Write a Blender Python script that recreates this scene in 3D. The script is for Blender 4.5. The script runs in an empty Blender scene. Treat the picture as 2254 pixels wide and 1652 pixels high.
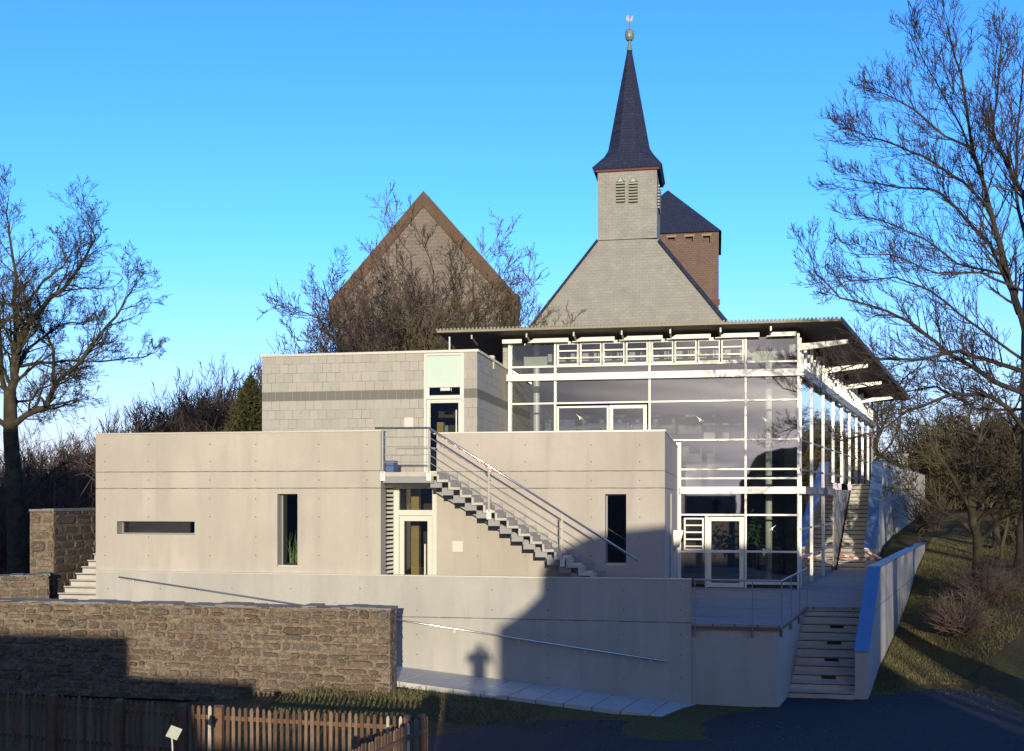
import bpy, math, random
from mathutils import Vector
S = bpy.context.scene
C = S.collection
R = math.radians
# ------------------------------------------------------------------ camera, world, sun, exposure
TH = R(10.7); F = 2380.0; CX = 1127.0; YH = 1095.0      # the camera stands at the origin, looking 10.7 deg left of +Y
cam = bpy.data.objects.new("camera", bpy.data.cameras.new("camera")); C.objects.link(cam)
cam.location = (0, 0, 0); cam.rotation_euler = (R(90), 0, TH)
cam.data.sensor_width = 36; cam.data.lens = 36 * F / 2253.6
cam.data.shift_y = (YH - 826) / 2253.6
cam.data.clip_start = 0.2; cam.data.clip_end = 6000
S.camera = cam
LX, LZ = -0.217, -0.137                                   # sunlight travels along (LX, 1, LZ)
Ld = Vector((LX, 1, LZ)).normalized()
w = bpy.data.worlds.new("World"); S.world = w; w.use_nodes = True
nt = w.node_tree; nt.nodes.clear()
sky = nt.nodes.new("ShaderNodeTexSky"); sky.sky_type = 'NISHITA'; sky.sun_disc = False
sky.sun_elevation = math.asin(-Ld.z); sky.sun_rotation = R(167.8)
sky.altitude = 300; sky.air_density = 1.0; sky.dust_density = 0.4; sky.ozone_density = 2.0
# clear winter sky: deeper blue away from the sun, pale lilac haze round the low sun
tc_ = nt.nodes.new("ShaderNodeTexCoord"); sxyz = nt.nodes.new("ShaderNodeSeparateXYZ"); nt.links.new(tc_.outputs['Generated'], sxyz.inputs[0])
mr = nt.nodes.new("ShaderNodeMapRange"); mr.interpolation_type = 'SMOOTHSTEP'; mr.inputs['From Min'].default_value = -0.92; mr.inputs['From Max'].default_value = -0.25; nt.links.new(sxyz.outputs[1], mr.inputs[0])
def skypart(sat, tint):
    h = nt.nodes.new("ShaderNodeHueSaturation"); h.inputs['Saturation'].default_value = sat; nt.links.new(sky.outputs[0], h.inputs['Color'])
    m = nt.nodes.new("ShaderNodeMix"); m.data_type = 'RGBA'; m.blend_type = 'MULTIPLY'; m.inputs[0].default_value = 1; nt.links.new(h.outputs[0], m.inputs[6]); m.inputs[7].default_value = (*tint, 1); return m.outputs[2]
hsv = nt.nodes.new("ShaderNodeMix"); hsv.data_type = 'RGBA'; nt.links.new(mr.outputs[0], hsv.inputs[0])
# the zenith is a purer blue than the pale band over the horizon; thin streaky cloud lies low
mz = nt.nodes.new("ShaderNodeMapRange"); mz.inputs['From Min'].default_value = 0.0; mz.inputs['From Max'].default_value = 0.22; nt.links.new(sxyz.outputs[2], mz.inputs[0])
front = nt.nodes.new("ShaderNodeMix"); front.data_type = 'RGBA'; nt.links.new(mz.outputs[0], front.inputs[0])
nt.links.new(skypart(0.80, (1.2, 1.08, 2.0)), front.inputs[6]); nt.links.new(skypart(1.25, (1.12, 1.82, 3.1)), front.inputs[7])
mp = nt.nodes.new("ShaderNodeMapping"); mp.inputs['Scale'].default_value = (1.6, 1.6, 8); mp.inputs['Rotation'].default_value = (0.18, 0.1, 0); nt.links.new(tc_.outputs['Generated'], mp.inputs[0])
cn = nt.nodes.new("ShaderNodeTexNoise"); cn.inputs['Scale'].default_value = 1.7; cn.inputs['Detail'].default_value = 6; cn.inputs['Roughness'].default_value = 0.55; cn.inputs['Distortion'].default_value = 0.6; nt.links.new(mp.outputs[0], cn.inputs[0])
cr_ = nt.nodes.new("ShaderNodeValToRGB"); cr_.color_ramp.elements[0].position = 0.45; cr_.color_ramp.elements[1].position = 0.68; nt.links.new(cn.outputs[0], cr_.inputs[0])
back = nt.nodes.new("ShaderNodeMix"); back.data_type = 'RGBA'; nt.links.new(cr_.outputs[0], back.inputs[0])
nt.links.new(skypart(0.22, (0.31, 0.31, 0.38)), back.inputs[6]); nt.links.new(skypart(0.15, (1.15, 1.05, 1.0)), back.inputs[7])
mh = nt.nodes.new("ShaderNodeMapRange"); mh.inputs['From Min'].default_value = 0.0; mh.inputs['From Max'].default_value = 0.13; mh.inputs['To Min'].default_value = 0.55; mh.inputs['To Max'].default_value = 0.0; nt.links.new(sxyz.outputs[2], mh.inputs[0])
mm_ = nt.nodes.new("ShaderNodeMath"); mm_.operation = 'MULTIPLY'; nt.links.new(mh.outputs[0], mm_.inputs[0]); nt.links.new(cr_.outputs[0], mm_.inputs[1])
fc = nt.nodes.new("ShaderNodeMix"); fc.data_type = 'RGBA'; nt.links.new(mm_.outputs[0], fc.inputs[0]); nt.links.new(front.outputs[2], fc.inputs[6]); nt.links.new(skypart(0.1, (1.5, 1.6, 2.0)), fc.inputs[7])
nt.links.new(back.outputs[2], hsv.inputs[6]); nt.links.new(fc.outputs[2], hsv.inputs[7])
bg = nt.nodes.new("ShaderNodeBackground"); bg.inputs[1].default_value = 0.15
wo = nt.nodes.new("ShaderNodeOutputWorld")
nt.links.new(hsv.outputs[2], bg.inputs[0]); nt.links.new(bg.outputs[0], wo.inputs[0])
sl = bpy.data.lights.new("sun", 'SUN'); sl.energy = 4.7; sl.angle = R(0.53); sl.color = (1.0, 0.88, 0.665)
so = bpy.data.objects.new("sun", sl); C.objects.link(so); so.rotation_euler = Ld.to_track_quat('-Z', 'Y').to_euler()
S.view_settings.view_transform = 'Standard'; S.view_settings.look = 'None'; S.view_settings.exposure = 0.0; S.view_settings.gamma = 1
# ------------------------------------------------------------------ survey helpers (bearings taken from the camera station)
def AX(px, Y): return Y * math.tan(math.atan((px - CX) / F) - TH)
def DD(X, Y): return -X * math.sin(TH) + Y * math.cos(TH)
def ZZ(py, X, Y): return (YH - py) * DD(X, Y) / F
def PT(px, py, Y): X = AX(px, Y); return Vector((X, Y, ZZ(py, X, Y)))
# ------------------------------------------------------------------ object helpers
def tag(o, label=None, cat=None, group=None, kind=None):
    if label: o['label'] = label
    if cat: o['category'] = cat
    if group: o['group'] = group
    if kind: o['kind'] = kind
    return o
def thing(name, label, cat, loc=(0, 0, 0), group=None):
    o = bpy.data.objects.new(name, None); C.objects.link(o); o.location = loc; o.empty_display_size = 0.3
    return tag(o, label, cat, group)
class MB:
    def __init__(s): s.v = []; s.f = []; s.m = []
    def face(s, pts, m=0):
        n = len(s.v); s.v += [tuple(p) for p in pts]; s.f.append(tuple(range(n, n + len(pts)))); s.m.append(m)
    def box(s, x0, x1, y0, y1, z0, z1, m=0):
        if x0 > x1: x0, x1 = x1, x0
        if y0 > y1: y0, y1 = y1, y0
        if z0 > z1: z0, z1 = z1, z0
        n = len(s.v)
        s.v += [(x0,y0,z0),(x1,y0,z0),(x1,y1,z0),(x0,y1,z0),(x0,y0,z1),(x1,y0,z1),(x1,y1,z1),(x0,y1,z1)]
        for q in ((0,3,2,1),(4,5,6,7),(0,1,5,4),(1,2,6,5),(2,3,7,6),(3,0,4,7)): s.f.append(tuple(n+i for i in q)); s.m.append(m)
        return s
    def hexa(s, b, t, m=0):            # 4 bottom points, 4 top points (ccw from above)
        n = len(s.v); s.v += [tuple(p) for p in b] + [tuple(p) for p in t]
        for q in ((0,3,2,1),(4,5,6,7),(0,1,5,4),(1,2,6,5),(2,3,7,6),(3,0,4,7)): s.f.append(tuple(n+i for i in q)); s.m.append(m)
        return s
    def prism(s, poly, z0, z1, m=0):   # plan polygon ccw extruded in z (z may be function)
        k = len(poly); n = len(s.v)
        f0 = z0 if callable(z0) else (lambda x, y: z0); f1 = z1 if callable(z1) else (lambda x, y: z1)
        s.v += [(x, y, f0(x, y)) for x, y in poly] + [(x, y, f1(x, y)) for x, y in poly]
        s.f.append(tuple(n + i for i in reversed(range(k)))); s.m.append(m)
        s.f.append(tuple(n + k + i for i in range(k))); s.m.append(m)
        for i in range(k):
            j = (i + 1) % k; s.f.append((n+i, n+j, n+k+j, n+k+i)); s.m.append(m)
        return s
    def xz(s, poly, y0, y1, m=0):      # polygon in XZ (ccw seen from -Y) extruded along y
        k = len(poly); n = len(s.v)
        s.v += [(x, y0, z) for x, z in poly] + [(x, y1, z) for x, z in poly]
        s.f.append(tuple(n + i for i in range(k))); s.m.append(m)
        s.f.append(tuple(n + k + i for i in reversed(range(k)))); s.m.append(m)
        for i in range(k):
            j = (i + 1) % k; s.f.append((n+i, n+k+i, n+k+j, n+j)); s.m.append(m)
        return s
    def beam(s, p, q, wd, ht, m=0):    # rectangular bar from p to q, wd sideways, ht upward
        p = Vector(p); q = Vector(q); d = (q - p).normalized()
        up = Vector((0, 0, 1)) if abs(d.z) < 0.95 else Vector((0, 1, 0))
        a = d.cross(up).normalized() * wd / 2; b = a.cross(d).normalized() * ht / 2
        return s.hexa([p - a - b, q - a - b, q + a - b, p + a - b], [p - a + b, q - a + b, q + a + b, p + a + b], m)
    def tube(s, pts, rad, n=6, m=0, cap=True):
        pts = [Vector(p) for p in pts]
        if not isinstance(rad, (list, tuple)): rad = [rad] * len(pts)
        base = len(s.v); a = None
        for i, p in enumerate(pts):
            d = (pts[min(i + 1, len(pts) - 1)] - pts[max(i - 1, 0)])
            if d.length < 1e-9: d = Vector((0, 0, 1))
            d.normalize()
            if a is None:
                a = d.cross(Vector((0, 0, 1)) if abs(d.z) < 0.9 else Vector((1, 0, 0))).normalized()
            else:
                a = (a - d * a.dot(d))
                a = a.normalized() if a.length > 1e-6 else d.orthogonal().normalized()
            b = d.cross(a)
            for k in range(n):
                t = 2 * math.pi * k / n; c = p + (a * math.cos(t) + b * math.sin(t)) * rad[i]
                s.v.append((c.x, c.y, c.z))
        for i in range(len(pts) - 1):
            o = base + i * n
            for k in range(n):
                k2 = (k + 1) % n; s.f.append((o + k, o + k2, o + n + k2, o + n + k)); s.m.append(m)
        if cap and n > 3:
            s.f.append(tuple(base + k for k in reversed(range(n)))); s.m.append(m)
            s.f.append(tuple(base + (len(pts) - 1) * n + k for k in range(n))); s.m.append(m)
        return s
    def lathe(s, c, prof, n=12, m=0):
        base = len(s.v)
        for r, z in prof:
            for k in range(n):
                t = 2 * math.pi * k / n; s.v.append((c[0] + r * math.cos(t), c[1] + r * math.sin(t), c[2] + z))
        for i in range(len(prof) - 1):
            for k in range(n):
                k2 = (k + 1) % n; s.f.append((base+i*n+k, base+i*n+k2, base+(i+1)*n+k2, base+(i+1)*n+k)); s.m.append(m)
        s.f.append(tuple(base + k for k in reversed(range(n)))); s.m.append(m)
        s.f.append(tuple(base + (len(prof)-1)*n + k for k in range(n))); s.m.append(m)
        return s
    def disc(s, c, r, nrm, n=8, m=0):
        nrm = Vector(nrm).normalized(); a = nrm.orthogonal().normalized(); b = nrm.cross(a); c = Vector(c)
        s.face([c + (a*math.cos(2*math.pi*k/n) + b*math.sin(2*math.pi*k/n))*r for k in range(n)], m)
    def wall(s, u0, u1, z0, z1, holes, y0, y1, m=0, mr=None):   # facade in plane y with rectangular openings; y0 front, y1 back
        mr = m if mr is None else mr
        us = sorted({u0, u1} | {h[0] for h in holes} | {h[1] for h in holes}); zs = sorted({z0, z1} | {h[2] for h in holes} | {h[3] for h in holes})
        for i in range(len(us)-1):
            for j in range(len(zs)-1):
                a, b, c, d = us[i], us[i+1], zs[j], zs[j+1]; cu, cz = (a+b)/2, (c+d)/2
                if any(h[0] < cu < h[1] and h[2] < cz < h[3] for h in holes): continue
                s.face([(a,y0,c),(b,y0,c),(b,y0,d),(a,y0,d)], m); s.face([(b,y1,c),(a,y1,c),(a,y1,d),(b,y1,d)], m)
        for h in holes:
            a, b, c, d = h[:4]
            s.face([(a,y0,c),(a,y0,d),(a,y1,d),(a,y1,c)], mr); s.face([(b,y0,d),(b,y0,c),(b,y1,c),(b,y1,d)], mr)
            s.face([(a,y0,d),(b,y0,d),(b,y1,d),(a,y1,d)], mr); s.face([(b,y0,c),(a,y0,c),(a,y1,c),(b,y1,c)], mr)
        s.face([(u0,y0,z1),(u1,y0,z1),(u1,y1,z1),(u0,y1,z1)], m); s.face([(u0,y1,z0),(u1,y1,z0),(u1,y0,z0),(u0,y0,z0)], m)
        s.face([(u0,y1,z0),(u0,y0,z0),(u0,y0,z1),(u0,y1,z1)], m); s.face([(u1,y0,z0),(u1,y1,z0),(u1,y1,z1),(u1,y0,z1)], m)
        return s
    def build(s, name, mats, parent=None, smooth=False, colors=None):
        me = bpy.data.meshes.new(name)
        off = Vector(parent.matrix_world.translation) if False else None
        v = s.v
        ox, oy, oz = (0, 0, 0)
        p = parent
        while p is not None: ox += p.location.x; oy += p.location.y; oz += p.location.z; p = p.parent
        if ox or oy or oz: v = [(a-ox, b-oy, c-oz) for a, b, c in v]
        me.from_pydata(v, [], s.f)
        if not isinstance(mats, (list, tuple)): mats = [mats]
        for mm in mats: me.materials.append(mm)
        if len(mats) > 1: me.polygons.foreach_set('material_index', s.m)
        if colors is not None:
            at = me.color_attributes.new('tint', 'FLOAT_COLOR', 'CORNER')
            buf = []
            for fi, fc in enumerate(s.f):
                c = colors[fi]; buf += [c[0], c[1], c[2], 1.0] * len(fc)
            at.data.foreach_set('color', buf)
        if smooth: me.polygons.foreach_set('use_smooth', [True] * len(s.f))
        me.update()
        o = bpy.data.objects.new(name, me); C.objects.link(o)
        if parent: o.parent = parent
        return o
# ------------------------------------------------------------------ materials
def newmat(name):
    m = bpy.data.materials.new(name); m.use_nodes = True; t = m.node_tree; t.nodes.clear()
    o = t.nodes.new("ShaderNodeOutputMaterial"); b = t.nodes.new("ShaderNodeBsdfPrincipled"); t.links.new(b.outputs[0], o.inputs[0])
    return m, t, b
def N(t, typ, **kw):
    n = t.nodes.new(typ)
    for k, v in kw.items():
        if k in n.inputs: n.inputs[k].default_value = v
        else: setattr(n, k, v)
    return n
def L(t, a, b): t.links.new(a, b)
def mixc(t, fac, a, b, mode='MIX'):
    n = t.nodes.new("ShaderNodeMix"); n.data_type = 'RGBA'; n.blend_type = mode
    for i, v in ((0, fac), (6, a), (7, b)):
        if hasattr(v, 'is_linked'): t.links.new(v, n.inputs[i])
        elif i == 0: n.inputs[0].default_value = v
        else: n.inputs[i].default_value = (v[0], v[1], v[2], 1)
    return n.outputs[2]
def ramp(t, src, stops):
    n = t.nodes.new("ShaderNodeValToRGB"); t.links.new(src, n.inputs[0]); e = n.color_ramp.elements
    while len(e) < len(stops): e.new(0.5)
    for i, (p, c) in enumerate(stops):
        e[i].position = p; e[i].color = (c, c, c, 1) if isinstance(c, (int, float)) else (c[0], c[1], c[2], 1)
    return n.outputs[0]
def math_(t, op, a, b=None, c=None):
    n = t.nodes.new("ShaderNodeMath"); n.operation = op
    for i, v in enumerate((a, b, c)):
        if v is None: continue
        if hasattr(v, 'is_linked'): t.links.new(v, n.inputs[i])
        else: n.inputs[i].default_value = v
    return n.outputs[0]
def pos(t): return t.nodes.new("ShaderNodeNewGeometry").outputs['Position']
def noise(t, vec, scale, detail=4, rough=0.55, dist=0.0):
    n = N(t, "ShaderNodeTexNoise", Scale=scale, Detail=detail, Roughness=rough, Distortion=dist); t.links.new(vec, n.inputs['Vector']); return n.outputs[0]
def bump(t, b, h, strength=0.3, dist=0.02):
    n = N(t, "ShaderNodeBump", Strength=strength, Distance=dist); t.links.new(h, n.inputs['Height']); t.links.new(n.outputs[0], b.inputs['Normal'])
def varied(name, col, var=0.15, rough=0.7, scale=3.0, fine=40.0, metal=0.0, bmp=0.15, spec=0.5, coord='pos'):
    m, t, b = newmat(name); p = pos(t) if coord == 'pos' else t.nodes.new("ShaderNodeTexCoord").outputs['Object']
    n1 = noise(t, p, scale, 5); n2 = noise(t, p, fine, 3)
    a = [c * (1 - var) for c in col]; c2 = [min(1, c * (1 + var)) for c in col]
    k = mixc(t, ramp(t, n1, [(0.3, 0), (0.7, 1)]), a, c2)
    k = mixc(t, ramp(t, n2, [(0.35, 0), (0.65, 1)]), k, [c * (1 - var * 0.6) for c in col]); 
    L(t, k, b.inputs['Base Color']); b.inputs['Roughness'].default_value = rough; b.inputs['Metallic'].default_value = metal
    b.inputs['Specular IOR Level'].default_value = spec
    if bmp: bump(t, b, n2, bmp, 0.01)
    return m
def concrete(name, col, joints=(), vsp=2.7, rough=0.8):
    m, t, b = newmat(name); p = pos(t)
    sx = t.nodes.new("ShaderNodeSeparateXYZ"); L(t, p, sx.inputs[0])
    st = N(t, "ShaderNodeMapping"); st.inputs['Scale'].default_value = (1.6, 1.6, 0.25); L(t, p, st.inputs[0])
    big = noise(t, p, 0.55, 4, 0.5); streak = noise(t, st.outputs[0], 1.3, 5, 0.6, 0.6); fine = noise(t, p, 26, 4, 0.7); mid = noise(t, p, 4.5, 5, 0.6)
    k = mixc(t, ramp(t, big, [(0.3, 0), (0.7, 1)]), [c*0.88 for c in col], [min(1, c*1.08) for c in col])
    k = mixc(t, math_(t, 'MULTIPLY', ramp(t, streak, [(0.45, 0), (0.72, 1)]), 0.75), k, [c*0.78 for c in col])
    k = mixc(t, math_(t, 'MULTIPLY', ramp(t, mid, [(0.4, 0), (0.7, 1)]), 0.35), k, [c*0.88 for c in col])
    k = mixc(t, math_(t, 'MULTIPLY', ramp(t, fine, [(0.5, 0), (0.75, 1)]), 0.35), k, [c*0.8 for c in col])
    wob = math_(t, 'MULTIPLY', math_(t, 'SUBTRACT', noise(t, p, 2.0, 2), 0.5), 0.02)
    zz = math_(t, 'ADD', sx.outputs[2], wob); fac = None
    for j in joints:
        d = math_(t, 'ABSOLUTE', math_(t, 'SUBTRACT', zz, j)); g = math_(t, 'LESS_THAN', d, 0.013)
        fac = g if fac is None else math_(t, 'MAXIMUM', fac, g)
    if vsp:
        xx = math_(t, 'ADD', math_(t, 'ADD', sx.outputs[0], wob), 100.3)
        g = math_(t, 'MULTIPLY', math_(t, 'LESS_THAN', math_(t, 'MODULO', xx, vsp), 0.016), 0.17)
        fac = g if fac is None else math_(t, 'MAXIMUM', fac, g)
    if fac is not None:
        fac = math_(t, 'MULTIPLY', fac, ramp(t, noise(t, p, 6.0, 3), [(0.3, 0.45), (0.6, 0.95)]))
        k = mixc(t, fac, k, [c*0.3 for c in col])
    L(t, k, b.inputs['Base Color']); b.inputs['Roughness'].default_value = rough; b.inputs['Specular IOR Level'].default_value = 0.3
    hh = math_(t, 'ADD', math_(t, 'MULTIPLY', fine, 0.5), mid)
    if fac is not None: hh = math_(t, 'SUBTRACT', hh, math_(t, 'MULTIPLY', fac, 1.0))
    bump(t, b, hh, 0.25, 0.015)
    return m
def tinted(name, var=0.3, rough=0.9, scale=9.0, bmp=0.6):       # colour from the mesh's own tint attribute, roughened with noise
    m, t, b = newmat(name); p = pos(t); a = N(t, "ShaderNodeVertexColor", layer_name='tint')
    n1 = noise(t, p, scale, 6, 0.65); n2 = noise(t, p, 34, 4, 0.7)
    n3 = noise(t, p, 1.1, 5, 0.6)
    k = mixc(t, math_(t, 'MULTIPLY', ramp(t, n3, [(0.4, 0), (0.65, 1)]), 0.45), a.outputs[0], (0.10, 0.075, 0.055))
    k = mixc(t, math_(t, 'MULTIPLY', ramp(t, n1, [(0.42, 0), (0.58, 1)]), 0.65), k, (0.085, 0.065, 0.045), 'MIX')
    k = mixc(t, math_(t, 'MULTIPLY', ramp(t, n2, [(0.56, 0), (0.66, 1)]), 0.8), k, (0.40, 0.34, 0.25), 'MIX')
    L(t, k, b.inputs['Base Color']); b.inputs['Roughness'].default_value = rough; b.inputs['Specular IOR Level'].default_value = 0.2
    bump(t, b, math_(t, 'ADD', n1, math_(t, 'MULTIPLY', n2, 0.5)), bmp, 0.03)
    return m
def glassmat(name, refl=0.1, tint=(0.75, 0.82, 0.8), power=1.0, wavy=0.0):
    m = bpy.data.materials.new(name); m.use_nodes = True; t = m.node_tree; t.nodes.clear()
    o = t.nodes.new("ShaderNodeOutputMaterial"); mx = t.nodes.new("ShaderNodeMixShader")
    tr = t.nodes.new("ShaderNodeBsdfTransparent"); tr.inputs[0].default_value = (*tint, 1)
    gl = t.nodes.new("ShaderNodeBsdfGlossy"); gl.inputs['Roughness'].default_value = 0.02; gl.inputs[0].default_value = (0.92, 0.92, 0.95, 1)
    fr = t.nodes.new("ShaderNodeFresnel"); fr.inputs[0].default_value = 1.5
    f2 = math_(t, 'MINIMUM', math_(t, 'ADD', math_(t, 'MULTIPLY', fr.outputs[0], 1.6 * power), refl), 0.95)
    if wavy:
        bn = N(t, "ShaderNodeBump", Strength=wavy, Distance=0.02); L(t, noise(t, pos(t), 0.9, 2), bn.inputs['Height']); L(t, bn.outputs[0], gl.inputs['Normal'])
    L(t, f2, mx.inputs[0]); L(t, tr.outputs[0], mx.inputs[1]); L(t, gl.outputs[0], mx.inputs[2]); L(t, mx.outputs[0], o.inputs[0])
    return m
def blockmat():
    m, t, b = newmat("grey_blockwork"); p = pos(t)
    sx = t.nodes.new("ShaderNodeSeparateXYZ"); L(t, p, sx.inputs[0]); cx = t.nodes.new("ShaderNodeCombineXYZ")
    L(t, math_(t, 'ADD', math_(t, 'ADD', sx.outputs[0], sx.outputs[1]), 60.0), cx.inputs[0]); L(t, math_(t, 'ADD', sx.outputs[2], 27.7 - 2.9), cx.inputs[1])
    br = N(t, "ShaderNodeTexBrick"); br.offset = 0.5; br.squash = 1.0
    for k, v in (("Scale", 1.0), ("Mortar Size", 0.007), ("Mortar Smooth", 0.3), ("Bias", -0.2), ("Brick Width", 0.27), ("Row Height", 0.277)): br.inputs[k].default_value = v
    br.inputs["Color1"].default_value = (0.42, 0.40, 0.35, 1); br.inputs["Color2"].default_value = (0.36, 0.345, 0.305, 1); br.inputs["Mortar"].default_value = (0.40, 0.38, 0.335, 1)
    L(t, cx.outputs[0], br.inputs['Vector'])
    mort = math_(t, 'MULTIPLY', br.outputs['Fac'], ramp(t, noise(t, p, 1.7, 4), [(0.42, 0.15), (0.58, 0.9)]))
    k = mixc(t, mort, br.outputs[0], (0.14, 0.13, 0.11))
    band = math_(t, 'MULTIPLY', math_(t, 'GREATER_THAN', sx.outputs[2], 2.9), math_(t, 'LESS_THAN', sx.outputs[2], 3.177))
    dk = mixc(t, br.outputs['Fac'], (0.165, 0.16, 0.145), (0.3, 0.29, 0.25))
    k = mixc(t, band, k, dk)
    n2 = noise(t, p, 30, 4, 0.7); k = mixc(t, math_(t, 'MULTIPLY', ramp(t, n2, [(0.4, 0), (0.75, 1)]), 0.35), k, (0.22, 0.21, 0.19))
    L(t, k, b.inputs['Base Color']); b.inputs['Roughness'].default_value = 0.9; b.inputs['Specular IOR Level'].default_value = 0.2
    bump(t, b, math_(t, 'SUBTRACT', math_(t, 'MULTIPLY', n2, 0.5), math_(t, 'MULTIPLY', br.outputs['Fac'], 1.0)), 0.35, 0.01)
    return m
def brickmat(name, c1, c2, mo, bw, rh, ms, var=0.3, axis='x', bmp=0.4):
    m, t, b = newmat(name); p = pos(t)
    sx = t.nodes.new("ShaderNodeSeparateXYZ"); L(t, p, sx.inputs[0]); cx = t.nodes.new("ShaderNodeCombineXYZ")
    L(t, math_(t, 'ADD', math_(t, 'ADD', sx.outputs[0], sx.outputs[1]), 60.0), cx.inputs[0])
    L(t, math_(t, 'ADD', sx.outputs[2], 50.0), cx.inputs[1])
    dn = N(t, "ShaderNodeTexNoise", Scale=1.5, Detail=3); L(t, p, dn.inputs[0])
    vm = t.nodes.new("ShaderNodeVectorMath"); vm.operation = 'MULTIPLY_ADD'; L(t, dn.outputs[1], vm.inputs[0]); vm.inputs[1].default_value = (rh*0.4,)*3; L(t, cx.outputs[0], vm.inputs[2])
    br = N(t, "ShaderNodeTexBrick"); br.offset = 0.47
    for k, v in (("Scale", 1.0), ("Mortar Size", ms), ("Mortar Smooth", 0.4), ("Bias", 0.0), ("Brick Width", bw), ("Row Height", rh)): br.inputs[k].default_value = v
    br.inputs["Color1"].default_value = (*c1, 1); br.inputs["Color2"].default_value = (*c2, 1); br.inputs["Mortar"].default_value = (*mo, 1)
    L(t, vm.outputs[0], br.inputs['Vector'])
    n1 = noise(t, p, 1.1, 5, 0.65); n2 = noise(t, p, 14, 5, 0.7)
    k = mixc(t, math_(t, 'MULTIPLY', ramp(t, n1, [(0.35, 0), (0.7, 1)]), var), br.outputs[0], [c*0.55 for c in c1])
    k = mixc(t, math_(t, 'MULTIPLY', ramp(t, n2, [(0.5, 0), (0.7, 1)]), var), k, [min(1, c*1.5) for c in c2])
    L(t, k, b.inputs['Base Color']); b.inputs['Roughness'].default_value = 0.9; b.inputs['Specular IOR Level'].default_value = 0.2
    bump(t, b, math_(t, 'SUBTRACT', n2, br.outputs['Fac']), bmp, 0.02)
    return m
def groundmat():
    m, t, b = newmat("winter_ground"); p = pos(t)
    n1 = noise(t, p, 0.45, 6, 0.65); n2 = noise(t, p, 6.0, 6, 0.7); n3 = noise(t, p, 45, 4, 0.7)
    k = mixc(t, ramp(t, n1, [(0.46, 0), (0.68, 1)]), (0.17, 0.12, 0.055), (0.13, 0.155, 0.035))
    k = mixc(t, ramp(t, n2, [(0.4, 0), (0.7, 1)]), k, (0.19, 0.15, 0.07))
    k = mixc(t, math_(t, 'MULTIPLY', ramp(t, n3, [(0.45, 0), (0.6, 1)]), 0.6), k, (0.045, 0.04, 0.02))
    L(t, k, b.inputs['Base Color']); b.inputs['Roughness'].default_value = 1.0; b.inputs['Specular IOR Level'].default_value = 0.1
    bump(t, b, math_(t, 'ADD', n2, n3), 0.9, 0.05)
    return m
def barkmat(name, c1, c2):
    m, t, b = newmat(name); p = t.nodes.new("ShaderNodeTexCoord").outputs['Object']; n1 = noise(t, p, 3.0, 5, 0.65)
    L(t, mixc(t, ramp(t, n1, [(0.35, 0), (0.65, 1)]), c1, c2), b.inputs['Base Color']); b.inputs['Roughness'].default_value = 0.95; b.inputs['Specular IOR Level'].default_value = 0.15
    bump(t, b, noise(t, p, 22, 4), 0.5, 0.02)
    return m
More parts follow.
